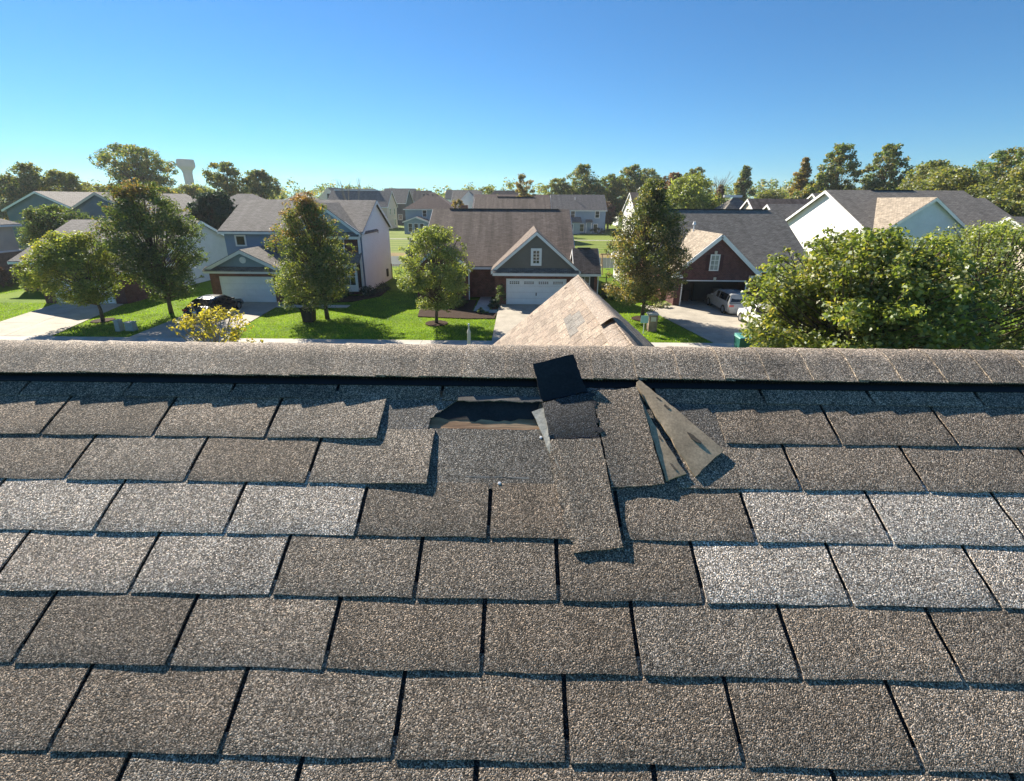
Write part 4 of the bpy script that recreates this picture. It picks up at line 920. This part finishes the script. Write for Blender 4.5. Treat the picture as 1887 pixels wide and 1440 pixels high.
tree('broadleaf_tree', 'orange and yellow autumn tree in the middle of the skyline', (.8, 125), 3, 14.5, 3.1, 'oval', 55, 70, .36, L_ORANGE, 14, trunk=.18, sprig=.1)
tree('broadleaf_tree', 'orange bush beside the brick chimney', (-13.5, 104), .4, 8.4, 2.0, 'round', 40, 60, .28, L_ORANGE, 15, trunk=.1, sprig=.1)
tree('broadleaf_tree', 'yellow-green tree left of the orange autumn tree', (-11, 160), 3, 12.4, 4.3, 'round', 50, 60, .42, L_FARY, 16, trunk=.18, sprig=.1)
# woods and single trees on the skyline
FAR = [  # label, x, y, zb, zt, r, profile, material, clumps, leaves, lean, clump factor
 ('tall open-branched tree with wind-swept crown left of the water tower', -95.8, 125, 6, 23.5, 10.5, 'spread', L_FAR, 85, 60, (-4, 0), .15),
 ('open-crowned tree right of the water tower', -76.9, 128, 4, 19.2, 6.0, 'spread', L_FAR, 50, 55, (-1, 0), .2),
 ('rounder tree just right of the open-crowned pair', -70.2, 130, 4, 17.0, 5.2, 'round', L_FAR, 50, 60, (0, 0), .22),
 ('low green tree below the water tower', -92.1, 135, 2, 12.5, 6.5, 'round', L_FAR, 50, 60, (0, 0), .25),
 ('reddish topped tree at far left skyline', -111.0, 110, 2, 17.0, 5.0, 'oval', L_FARY, 45, 55, (-1, 0), .24),
 ('yellowing tree second from the left on the skyline', -106.3, 112, 2, 15.2, 6.0, 'round', L_FARY, 55, 60, (0, 0), .22),
 ('dull green tree cut by the left edge of the skyline', -115.8, 108, 1, 13.5, 7.0, 'round', L_FAR, 55, 60, (0, 0), .25),
 ('green tree behind the slate houses', -102.5, 120, 1, 12.0, 6.0, 'round', L_FARY, 45, 55, (0, 0), .25),
 ('tree peeking between slate house and leaning street tree', -82.6, 112, 1, 11.2, 5.0, 'round', L_FAR, 40, 55, (0, 0), .25),
 ('yellowing edge tree at the left end of the middle woods', 11.9, 150, 2, 16.0, 5.5, 'oval', L_FARY, 55, 60, (0, 0), .22),
 ('tall dark tree in the middle woods above the blue two-storey house', 19.5, 152, 2, 20.5, 6.5, 'oval', L_FAR, 65, 65, (0, 0), .22),
 ('round dark tree at the right end of the blue two-storey house', 28.0, 152, 1, 17.5, 5.8, 'round', L_FAR, 60, 65, (0, 0), .22),
 ('tall tree behind the top of the conical street tree', 34.6, 155, 2, 20.8, 6.0, 'oval', L_FAR, 60, 65, (0, 0), .22),
 ('yellow-green tall tree right of the conical street tree', 40.8, 158, 2, 20.0, 6.5, 'oval', L_FARY, 60, 60, (0, 0), .2),
 ('dark red round tree above the light green tree', 42.2, 135, 2, 17.0, 5.0, 'round', L_RED, 60, 70, (0, 0), .22),
 ('sparse pale tree left of the bare treetop', 53.1, 150, 3, 20.0, 5.2, 'oval', L_FARY, 40, 40, (0, 0), .18),
 ('tall pyramidal green tree above the dark hip roof', 63.6, 140, 2, 19.8, 5.2, 'cone', L_FAR, 60, 60, (0, 0), .22),
 ('small brown conifer-like tree left of the pyramidal green tree', 56.5, 138, 1, 13.5, 3.2, 'cone', L_RED, 40, 50, (0, 0), .28),
 ('yellow-brown low trees above the cream gables', 72.1, 140, 1, 12.0, 6.5, 'round', L_FARY, 50, 55, (0, 0), .24),
 ('reddish cone-shaped tree left of the white gable roof', 65.5, 115, 1, 19.6, 4.2, 'cone', L_ORANGE, 60, 60, (0, 0), .25),
 ('dark green shrubby tree under the reddish cone', 66.9, 112, 1, 13.0, 5.0, 'round', L_FAR, 50, 60, (0, 0), .25),
 ('tall two-lobed tree left of the open dark crown', 71.6, 112, 1, 22.8, 5.6, 'oval', L_FAR, 60, 60, (0, 0), .2),
 ('open dark crown standing alone against the sky at the right', 82.1, 112, 3, 22.8, 5.0, 'oval', L_FAR, 48, 55, (0, 0), .2),
 ('yellowing tree below the open dark crown', 76.4, 106, 1, 13.5, 6.5, 'round', L_FARY, 55, 60, (0, 0), .24),
 ('bushy tree right of the open dark crown', 80.7, 98, 1, 17.3, 6.2, 'oval', L_FARY, 60, 60, (0, 0), .22),
 ('green tree right above the tan gable roof', 71.2, 84, 1, 15.0, 5.5, 'round', L_FARY, 60, 65, (0, 0), .22),
 ('broad green tree behind the right end of the white house', 64.5, 73, 1, 13.8, 6.0, 'round', L_FARY, 75, 75, (0, 0), .22),
 ('tall plume-topped tree near the right edge of the skyline', 74.0, 76, 1, 17.5, 5.5, 'oval', L_FAR, 75, 75, (0, 0), .22),
 ('dense green tree cut by the right edge', 67.4, 64, 1, 14.8, 6.5, 'round', L_FARY, 80, 80, (0, 0), .22),
 ('low green tree between white house and cream right gable', 56.0, 58, 1, 9.0, 5.0, 'round', L_FARY, 70, 80, (0, 0), .22),
]
for i, (lab, x, y, zb, zt, rr, pf, mt, nc, nl, ln, cf) in enumerate(FAR):
    tree('woodland_tree', lab, (x, y), zb, 8.34 + (zt - 8.34) * .84, rr, pf, int(nc * 2.4), nl * 1.0, .46 if y > 90 else .36, mt, 50 + i, 'trees on the skyline', lean=ln, trunk=.28, crf=cf * .88, inner=.5, limbs=.7 if pf == 'spread' else .35, sprig=0)
def bare_tree(label, x, y, h, seed, spread=.35, n0=4):
    r = random.Random(seed); m = MB()
    def grow(p, d, L, w, lv):
        e = p + d * L; mid = p + d * L * .5 + Vector((r.uniform(-.1, .1), r.uniform(-.1, .1), 0)) * L * .3
        m.tube([p, mid, e], [w, w * .8, w * .55], 5, False)
        if lv == 0: return
        for k in range(n0 if lv > 1 else 4):
            nd = (d + Vector((r.uniform(-1, 1), r.uniform(-1, 1), r.uniform(-.1, .6))) * spread * 1.5).normalized()
            grow(p + d * L * r.uniform(.45, 1), nd, L * r.uniform(.5, .75), w * .5, lv - 1)
    grow(Vector((x, y, 0)), Vector((0, 0, 1)), h * .42, .22, 4)
    t = thing('bare_tree', (x, y, 0), label, 'tree', 'leafless trees'); mk('trunk', m.v, m.f, M['pale_bark'], t)
bare_tree('leafless round-topped tree above the blue house roof', -61.5, 133, 13.5, 3, .42)
bare_tree('leafless narrow tree left of the far glinting ridge', -49, 136, 15.5, 4, .18, 3)
bare_tree('leafless thin pole-like tree right of its leafless neighbour', -46, 136, 15.5, 5, .12, 2)
bare_tree('leafless twiggy treetop above the light green tree', 59, 148, 19, 6, .36)
# far woods: one uncountable band
r = random.Random(77); cen = []; rd = []
for i in range(2600):
    x = r.uniform(-620, 620); y = r.uniform(230, 420) + abs(x) * .1; h = 9 + 5.5 * math.sin(x * .021 + 1.3) ** 2 + r.uniform(0, 5.5) + (3 if x > 40 else 0)
    cen.append((x, y, r.random() ** .6 * h)); rd.append(r.uniform(2.4, 4.6))
o = link('far_woods', leaves_mesh('far_woods', cen, rd, [42] * len(cen), 1.3, 5, L_FAR, (0, 0, 0), .9)); props(o, 'hazy band of woods along the horizon', 'woods', None, 'stuff')
def bush(label, x, y, rx, ry, h, mat, seed, leaf=.09, n=22, per=60, name='shrub', z0=.1, group='garden shrubs'):
    r = random.Random(seed); t = thing(name, (x, y, 0), label, 'shrub', group); cp = []; cr = []
    for i in range(n):
        a = r.uniform(0, 6.28); q = math.sqrt(r.random()); zz = r.random(); e = math.sqrt(max(.05, 1 - zz * zz * .9))
        cp.append((rx * q * e * math.cos(a), ry * q * e * math.sin(a), z0 + (h - z0) * zz * .85)); cr.append(min(rx, ry, h) * r.uniform(.28, .5))
    link('foliage', leaves_mesh('foliage', cp, cr, [per] * n, leaf, seed, mat, (0, 0, 0)), t)
    m = MB()
    for i in range(4): m.tube([(0, 0, 0), (cp[i][0] * .5, cp[i][1] * .5, cp[i][2] * .6), cp[i]], [.03, .02, .01], 5, False)
    link('stem', (lambda me: (me.from_pydata(m.v, [], m.f), me.materials.append(M['bark']), me)[2])(bpy.data.meshes.new('stem')), t)
bush('dark upright shrub at the right pillar of the blue garage', -19.5, 37.6, .5, .5, 1.5, L_SPRUCE, 1)
bush('low dark shrub by the blue house walk', -17.9, 37.9, .9, .5, .7, L_DEEP, 2)
bush('round dark shrub below the bay window', -15.6, 40.2, .9, .6, .9, L_SPRUCE, 3)
bush('wide dark shrub at the corner of the white side wall', -13.9, 41.2, 1.0, .8, .9, L_SPRUCE, 4)
bush('dark shrub along the white side wall', -13.2, 43.6, .8, .9, .8, L_SPRUCE, 5)
bush('climbing green shrub beside the white garage door', -1.55, 37.5, .45, .4, 2.0, L_DEEP, 6, z0=.3)
bush('dark shrub in the bed by the front walk', -2.0, 36.7, .5, .6, .8, L_SPRUCE, 7)
bush('small round shrub at the bend of the front walk', -3.0, 34.6, .35, .35, .5, L_DEEP, 8, n=10)
bush('low shrub under the light green street tree', -4.8, 36.8, .8, .6, .8, L_DEEP, 9)
bush('dark shrub beside the door step', -5.6, 38.4, 1.0, .6, 1.0, L_SPRUCE, 10)
bush('dark shrub right of the third garage bay', 7.5, 40.5, .8, .8, 1.3, L_SPRUCE, 11)
bush('round shrub between the fence and the conical tree', 8.6, 43.0, 1.0, .9, 1.3, L_DEEP, 12)
bush('clipped dark hedge below the cream house', -52.6, 45.5, 2.6, .8, 1.5, L_SPRUCE, 13, n=40)
bush('reddish shrub at the left edge', -50.2, 43.5, 1.1, .9, 2.2, L_RED, 14, n=30)
bush('rounded dark shrub behind the blue two-storey house', 20.8, 126.5, 2.4, 1.0, 1.9, L_SPRUCE, 15, .2)
bush('dark shrub at the corner of the sunlit white house', 27.3, 105, 1.6, 1.0, 2.0, L_SPRUCE, 16, .2)
bush('white flowering shrub by the brick house wall', 11.9, 37.4, .7, .4, .6, mat_leaf('blossom', (.5, .5, .48), (.6, .6, .58), (.1, .14, .05), None), 17)
bush('tan ornamental grass clump below the left driveway', -33.5, 27.0, .7, .4, .7, L_ORANGE, 18, .1)

# ------------------------------------------------------------------ vehicles
def paint(name, col, rough=.25):
    t = NT(name); t.set(t.ramp(t.noise(t.pos(), 3, 3), [(.3, tuple(c * .92 for c in col)), (.7, tuple(c * 1.05 for c in col))]), rough, .5); t.b.inputs['Coat Weight'].default_value = .6; t.b.inputs['Coat Roughness'].default_value = .06; return t.m
TYRE = plain('tyre_rubber', (.012, .012, .012), .8); RIM = plain('wheel_alloy', (.45, .46, .48), .3, .5, .1, 8, .8); TAIL = plain('tail_lamp', (.35, .02, .02), .2, .5); HEADL = plain('head_lamp', (.75, .77, .8), .1, .6); CARGLASS = mat_glass('car_glass', (.012, .015, .018), .03)
def car(name, label, cx, y0, L, Wd, H, kind, col, seed, cat='car'):
    """body lofted over stations from the rear bumper (y0) to the nose, greenhouse, glass, wheels, lamps"""
    root = thing(name, (cx, y0 + L / 2, 0), label, cat); pm = paint(name + '_paint', col); w = Wd / 2
    if kind == 'sedan': deck = [(0, .62), (.02, .86), (.10, .98), (.2, 1.0), (.35, .98), (.62, .96), (.72, .92), (.9, .80), (.97, .70), (1, .5)]; roof = [(.10, .0), (.24, .84), (.34, 1.0), (.5, 1.0), (.58, .92), (.74, .0)]; belt = .98
    else: deck = [(0, .62), (.015, .95), (.05, 1.08), (.2, 1.1), (.4, 1.09), (.66, 1.08), (.74, 1.04), (.9, .95), (.97, .82), (1, .55)]; roof = [(.015, .0), (.06, .9), (.12, 1.0), (.45, 1.0), (.56, .93), (.74, .0)]; belt = 1.08
    m = MB(); n = len(deck); ring = 12
    for t, z in deck:
        y = y0 + t * L; pinch = 1 - .16 * max(0, (t - .85) / .15) ** 2 - .12 * max(0, (.1 - t) / .1) ** 2; a = w * pinch
        half = [(0, .22), (a * .86, .22), (a * .97, .32), (a, .5), (a * .985, max(.45, z - .16)), (a * .93, z - .03), (a * .6, z)]
        pts = [(p, q) for p, q in half] + [(0, z + .015)] + [(-p, q) for p, q in half[:0:-1]]
        for p, q in pts: m.v.append((cx + p, y, q))
        k = len(pts)
    for i in range(n - 1):
        for j in range(k): m.f.append((i * k + j, i * k + (j + 1) % k, (i + 1) * k + (j + 1) % k, (i + 1) * k + j))
    m.f.append(tuple(range(k))); m.f.append(tuple(range((n - 1) * k, n * k))[::-1])
    body = m.out('body', pm, root, smooth=False)
    g = MB(); hgt = H - belt; k2 = 0
    for t, u in roof:
        y = y0 + t * L; zt = belt - .03 + hgt * u; a = w * (.93 - .17 * u)
        pts = [(-w * .92, belt - .05), (-a, zt - .06 * u), (-a * .82, zt + .015 * u), (0, zt + .035 * u), (a * .82, zt + .015 * u), (a, zt - .06 * u), (w * .92, belt - .05)]; k2 = len(pts)
        for p, q in pts: g.v.append((cx + p, y, q))
    for i in range(len(roof) - 1):
        for j in range(k2 - 1): g.f.append((i * k2 + j, i * k2 + j + 1, (i + 1) * k2 + j + 1, (i + 1) * k2 + j))
    g.out('cabin', pm, root)
    def lerp(a, b, t): return tuple(p + (q - p) * t for p, q in zip(a, b))
    def glasspane(quad, nm):
        c = tuple(sum(p[i] for p in quad) / 4 for i in range(3)); q = [lerp(c, p, .86) for p in quad]; a, b, d = Vector(q[0]), Vector(q[1]), Vector(q[3]); nn = (b - a).cross(d - a).normalized()
        if nn.dot(Vector(c) - Vector((cx, y0 + L * .45, .9))) < 0: nn = -nn
        o = MB(); o.hexa([tuple(Vector(p) + nn * .002) for p in q] + [tuple(Vector(p) + nn * .014) for p in q]); o.out(nm, CARGLASS, root)
    V = lambda i, j: g.v[i * k2 + j]
    glasspane([V(0, 1), V(0, 5), V(1, 5), V(1, 1)], 'rear_window'); glasspane([V(5, 1), V(5, 5), V(4, 5), V(4, 1)], 'windscreen')
    for j0, j1 in ((0, 1), (6, 5)):
        glasspane([V(1, j0), V(2, j0), V(2, j1), V(1, j1)], 'side_window'); glasspane([V(2, j0), V(3, j0), V(3, j1), V(2, j1)], 'side_window'); glasspane([V(3, j0), V(4, j0), V(4, j1), V(3, j1)], 'side_window')
    for sx in (-1, 1):
        for t in (.19, .8):
            x = cx + sx * (w - .1); y = y0 + t * L; R = .33 if kind == 'sedan' else .36
            tm = MB(); N = 18
            for rr, xx in ((R * .62, .115), (R, .10), (R, -.10), (R * .62, -.115)):
                for q in range(N): tm.v.append((x + sx * xx, y + rr * math.cos(6.2832 * q / N), R + rr * math.sin(6.2832 * q / N)))
            for i in range(3):
                for q in range(N): tm.f.append((i * N + q, i * N + (q + 1) % N, (i + 1) * N + (q + 1) % N, (i + 1) * N + q))
            wh = tm.out('wheel', TYRE, root); rm = MB(); rm.v = [(x + sx * .105, y + R * .62 * math.cos(6.2832 * q / N), R + R * .62 * math.sin(6.2832 * q / N)) for q in range(N)] + [(x + sx * .12, y, R)]; rm.f = [(q, (q + 1) % N, N) for q in range(N)]; rm.out('rim', RIM, wh)
        MB().box((cx + sx * w * .72 - .16, y0 + .005 - .03, .72), (cx + sx * w * .72 + .16, y0 + .06, .86)).out('tail_lamp', TAIL, root)
        MB().box((cx + sx * w * .66 - .15, y0 + L - .12, .6), (cx + sx * w * .66 + .15, y0 + L - .03, .72)).out('head_lamp', HEADL, root)
        MB().box((cx + sx * (w + .05) - .09, y0 + L * .64, belt), (cx + sx * (w + .05) + .09, y0 + L * .66 + .06, belt + .13)).out('mirror', pm, root)
    MB().box((cx - .16, y0 - .022, .58), (cx + .16, y0 - .004, .70)).out('licence_plate', M['white'], root)
    MB().box((cx - w * .8, y0 - .04, .30), (cx + w * .8, y0 + .05, .50)).out('bumper', pm, root)
    return root
car('parked_car', 'black sedan parked on the driveway of the blue house', -23.2, 31.6, 4.75, 1.88, 1.45, 'sedan', (.012, .013, .016), 1)
car('parked_car', 'white hatchback half hidden by the big tree on the right driveway', 17.1, 29.3, 4.5, 1.85, 1.62, 'suv', (.78, .78, .77), 2)
car('parked_car', 'silver minivan at the mouth of the open garage', 16.9, 34.6, 4.7, 1.88, 1.7, 'suv', (.30, .31, .32), 3)

# ------------------------------------------------------------------ small things outdoors
b = thing('wheeled_bin', (12.9, 25.4, 0), 'green wheeled bin by the kerb at the right driveway', 'bin'); m = MB(); m.hexa([(12.6, 25.15, .08), (13.2, 25.15, .08), (13.2, 25.7, .08), (12.6, 25.7, .08), (12.52, 25.05, 1.0), (13.28, 25.05, 1.0), (13.28, 25.8, 1.0), (12.52, 25.8, 1.0)])
GB = plain('green_plastic', (.02, .11, .09), .45); m.out('body', GB, b); MB().hexa([(12.48, 25.0, 1.0), (13.32, 25.0, 1.0), (13.32, 25.86, 1.0), (12.48, 25.86, 1.0), (12.52, 25.04, 1.05), (13.28, 25.04, 1.05), (13.25, 25.84, 1.14), (12.55, 25.84, 1.14)]).out('lid', plain('green_lid', (.10, .30, .26), .4), b)
for xx in (12.62, 13.18): MB().tube([(xx - .04, 25.72, .11), (xx + .04, 25.72, .11)], [.11, .11], 12).out('wheel', TYRE, b)
b = thing('wheeled_bin', (-15.0, 31.6, 0), 'black bin under the rusty-topped street tree', 'bin'); m = MB(); m.hexa([(-15.35, 31.35, .06), (-14.65, 31.35, .06), (-14.65, 31.95, .06), (-15.35, 31.95, .06), (-15.42, 31.3, 1.0), (-14.58, 31.3, 1.0), (-14.58, 32.0, 1.0), (-15.42, 32.0, 1.0)]); m.out('body', M['black_plastic'], b); MB().box((-15.46, 31.26, 1.0), (-14.54, 32.05, 1.08)).out('lid', M['black_plastic'], b)
p = thing('post', (-2.86, 25.3, 0), 'pale post with narrow neck and knob at the sidewalk', 'post'); MB().lathe((-2.86, 25.3, 0), [(.13, 0), (.13, .12), (.10, .16), (.10, 1.1), (.12, 1.15), (.075, 1.3), (.05, 1.36)], 14).out('shaft', M['cream_trim'], p); MB().lathe((-2.86, 25.3, 1.36), [(.045, 0), (.045, .2), (.03, .22)], 12).out('neck', M['cream_trim'], p); MB().lathe((-2.86, 25.3, 1.57), [(.02, 0), (.055, .03), (.06, .07), (.03, .12)], 12).out('knob', M['white'], p)
p = thing('mailbox', (9.0, 30.2, 0), 'stone mailbox pillar with pale cap below the conical tree', 'mailbox'); MB().box((8.72, 29.95, 0), (9.28, 30.5, 1.15)).out('pillar', BRICK_T, p); MB().hexa([(8.64, 29.87, 1.15), (9.36, 29.87, 1.15), (9.36, 30.58, 1.15), (8.64, 30.58, 1.15), (8.7, 29.93, 1.26), (9.3, 29.93, 1.26), (9.3, 30.52, 1.26), (8.7, 30.52, 1.26)]).out('cap', M['concrete_pale'], p); MB().box((8.83, 29.90, .72), (9.17, 29.948, 1.02)).out('box_door', M['metal'], p)
p = thing('road_sign', (8.25, 29.4, 0), 'small teal and white sign beside the stone mailbox pillar', 'sign'); MB().tube([(8.25, 29.4, 0), (8.25, 29.4, 1.2)], [.025, .025], 6).out('stake', M['white'], p); MB().box((8.0, 29.37, .75), (8.5, 29.39, 1.25)).out('panel', plain('teal_panel', (.35, .6, .6), .5), p)
for xx, yy, lab in ((-26.45, 28.9, 'pale utility pedestal with slanted side on the left lawn'), (-25.75, 29.0, 'squat pale utility box beside the utility pedestal')):
    u = thing('utility_box', (xx, yy, 0), lab, 'box'); w = .16 if xx < -26 else .28; h = .7 if xx < -26 else .55
    MB().hexa([(xx - w, yy - .2, 0), (xx + w, yy - .2, 0), (xx + w, yy + .2, 0), (xx - w, yy + .2, 0), (xx - w * .9, yy - .17, h), (xx + w * .9, yy - .17, h), (xx + w * .9, yy + .17, h), (xx - w * .9, yy + .17, h)]).out('cabinet', plain('utility_green_grey', (.34, .37, .34), .5), u); MB().box((xx - w, yy - .22, h), (xx + w, yy + .22, h + .05)).out('lid', plain('utility_lid', (.42, .45, .42), .5), u)
# wooden swing set behind the houses
SWD = plain('swing_timber', (.33, .24, .15), .8); p = thing('swing_set', (11.2, 56, 0), 'wooden A-frame swing set on the lawn behind the fence', 'swing')
for xx in (9.9, 12.6):
    for yy in (-.9, .9): MB().beam((xx, 56 + yy, 0), (xx, 56, 2.3), .1, .1).out('leg', SWD, p)
    MB().beam((xx, 55.5, 1.0), (xx, 56.5, 1.0), .08, .08).out('brace', SWD, p)
MB().beam((9.7, 56, 2.33), (12.8, 56, 2.33), .12, .14).out('beam', SWD, p)
for xx in (10.7, 11.7):
    MB().box((xx - .25, 55.9, .5), (xx + .25, 56.1, .54)).out('seat', M['dark_trim'], p)
    for q in (-.22, .22): MB().tube([(xx + q, 56, .54), (xx + q, 56, 2.28)], [.012, .012], 5).out('chain', M['metal'], p)
def fence(label, a, b, h, n, mat, pick=.12):
    f = thing('fence', (a[0], a[1], 0), label, 'fence'); a = Vector((*a, 0)); b = Vector((*b, 0)); d = (b - a)
    for i in range(n + 1): q = a + d * i / n; MB().box((q.x - .04, q.y - .04, 0), (q.x + .04, q.y + .04, h + .08)).out('post', mat, f)
    for z in (.15, h - .1): MB().beam((a.x, a.y, z), (b.x, b.y, z), .03, .05).out('rail', mat, f)
    m = MB(); k = int(d.length / pick)
    for i in range(k): q = a + d * (i + .5) / k; m.box((q.x - .012, q.y - .012, .08), (q.x + .012, q.y + .012, h))
    o = m.out('picket_row', mat, f); o['kind'] = 'stuff'
fence('black metal picket fence behind the third garage bay', (6.7, 44.5), (12.4, 47.5), 1.3, 3, M['dark_trim'])
fence('brown timber fence between the white side wall and the light green tree', (-14.2, 51.0), (-8.8, 52.0), 1.6, 3, SWD, .16)
# water tower far off on the left
t = thing('water_tower', (-404, 590, 0), 'pale blue water tower rising behind the tall open tree', 'tower'); WT = plain('tower_steel', (.16, .22, .25), .6, .2)
MB().lathe((-404, 590, 0), [(6.5, 0), (5.2, 6), (4.8, 28), (5.0, 38), (5.8, 41)], 24).out('column', WT, t); MB().lathe((-404, 590, 0), [(5.7, 41), (7.6, 43), (9.3, 45), (9.5, 47), (9.2, 52.5), (8.6, 53.3), (2, 53.8)], 28).out('tank', WT, t)
def bed(label, pts):
    n = len(pts); m = MB(); m.v = [(x, y, .02) for x, y in pts] + [(x, y, .07) for x, y in pts]; m.f = [tuple(range(n, 2 * n))] + [(i, (i + 1) % n, (i + 1) % n + n, i + n) for i in range(n)]
    props(m.out('mulch_bed', M['mulch']), label, None, None, 'structure')
def ringpts(x, y, r, n=14): return [(x + r * math.cos(6.2832 * i / n), y + r * math.sin(6.2832 * i / n)) for i in range(n)]
bed('mulch bed around the front walk', [(-7.6, 33.4), (-3.8, 32.9), (-1.8, 33.0), (-1.75, 34.75), (-2.3, 34.75), (-3.7, 35.3), (-3.7, 39.5), (-8.5, 39.5)])
bed('mulch ring under the light green street tree', ringpts(-5.85, 31.5, .8)); bed('mulch ring under the lime street tree', ringpts(-29.8, 31.4, .7)); bed('mulch ring under the conical tree', ringpts(9.2, 33.4, .8))
bed('mulch bed beside the white garage door', [(-2.2, 35.95), (-1.75, 35.95), (-1.75, 38.0), (-2.3, 38.0)])
bed('mulch bed along the blue house front', [(-19.8, 37.2), (-14.2, 38.6), (-12.6, 41.0), (-12.8, 44.5), (-14.2, 44.5), (-14.3, 41.0), (-19.7, 41.0)])
# short grass on the lawns across the street
rs = np.random.default_rng(3); N = 200000
gx = rs.uniform(-48, 30, N); gy = 27.4 + (rs.random(N) ** 1.3) * 17
ok = np.ones(N, bool)
def cut(x0, x1, y0, y1):
    global ok
    ok &= ~((gx > x0) & (gx < x1) & (gy > y0) & (gy < y1))
def cutpoly(px_):
    global ok
    ins = np.zeros(N, bool); n = len(px_); j = n - 1
    for i in range(n):
        xi, yi = px_[i]; xj, yj = px_[j]; c = ((yi > gy) != (yj > gy)) & (gx < (xj - xi) * (gy - yi) / (yj - yi + 1e-9) + xi); ins ^= c; j = i
    ok &= ~ins
cutpoly([(-24.6, 27.3), (-18.6, 27.3), (-20, 38), (-25.6, 38)]); cut(-1.75, 4.55, 27, 38.2); cutpoly([(12.1, 27.3), (19.6, 27.3), (19.2, 38.2), (10.2, 38.2)]); cutpoly([(-35.6, 27.3), (-29.6, 27.3), (-32.8, 37), (-38.4, 37)])
for q in ((-26, -14.2, 38, 52), (-9, 6.7, 38, 60), (12.9, 26, 38, 60), (-47, -32.5, 37, 60), (-3.7, -1.7, 34.7, 42), (-20, -13.9, 36.1, 37.2), (-7.6, -1.7, 33.2, 39.6), (-65, -49, 42, 60)): cut(*q)
gx, gy = gx[ok], gy[ok]; n = len(gx); hh = rs.uniform(.035, .085, n); an = rs.uniform(0, 6.283, n); wd = rs.uniform(.012, .03, n); lx = rs.normal(0, .03, n); ly = rs.normal(0, .03, n)
V = np.zeros((n, 3, 3)); V[:, 0] = np.stack([gx - np.cos(an) * wd, gy - np.sin(an) * wd, np.zeros(n)], 1); V[:, 1] = np.stack([gx + np.cos(an) * wd, gy + np.sin(an) * wd, np.zeros(n)], 1); V[:, 2] = np.stack([gx + lx, gy + ly, hh], 1)
me = bpy.data.meshes.new('grass'); me.vertices.add(3 * n); me.vertices.foreach_set('co', V.ravel().astype(np.float32)); me.loops.add(3 * n); me.loops.foreach_set('vertex_index', np.arange(3 * n, dtype=np.int32)); me.polygons.add(n); me.polygons.foreach_set('loop_start', np.arange(0, 3 * n, 3, dtype=np.int32)); me.polygons.foreach_set('loop_total', np.full(n, 3, dtype=np.int32)); me.update(calc_edges=True)
me.materials.append(mat_leaf('grass_blade', (.10, .19, .012), (.18, .29, .015), (.27, .38, .03), None, trans=.5)); props(link('grass', me), 'short mown grass on the front lawns', 'grass', None, 'stuff')

# ------------------------------------------------------------------ thin autumn haze
hz = MB().box((-1230, -180, -1), (1230, 1330, 64)); hm = bpy.data.materials.new('haze_air'); hm.use_nodes = True; hn = hm.node_tree
hn.nodes.remove(hn.nodes['Principled BSDF']); pv = hn.nodes.new('ShaderNodeVolumePrincipled'); pv.inputs['Color'].default_value = (.92, .96, 1, 1); pv.inputs['Density'].default_value = .00022; pv.inputs['Anisotropy'].default_value = .2
hn.links.new(pv.outputs[0], hn.nodes['Material Output'].inputs['Volume'])
ho = hz.out('haze', hm); props(ho, 'thin bluish haze lying over the neighbourhood', 'haze', None, 'stuff')
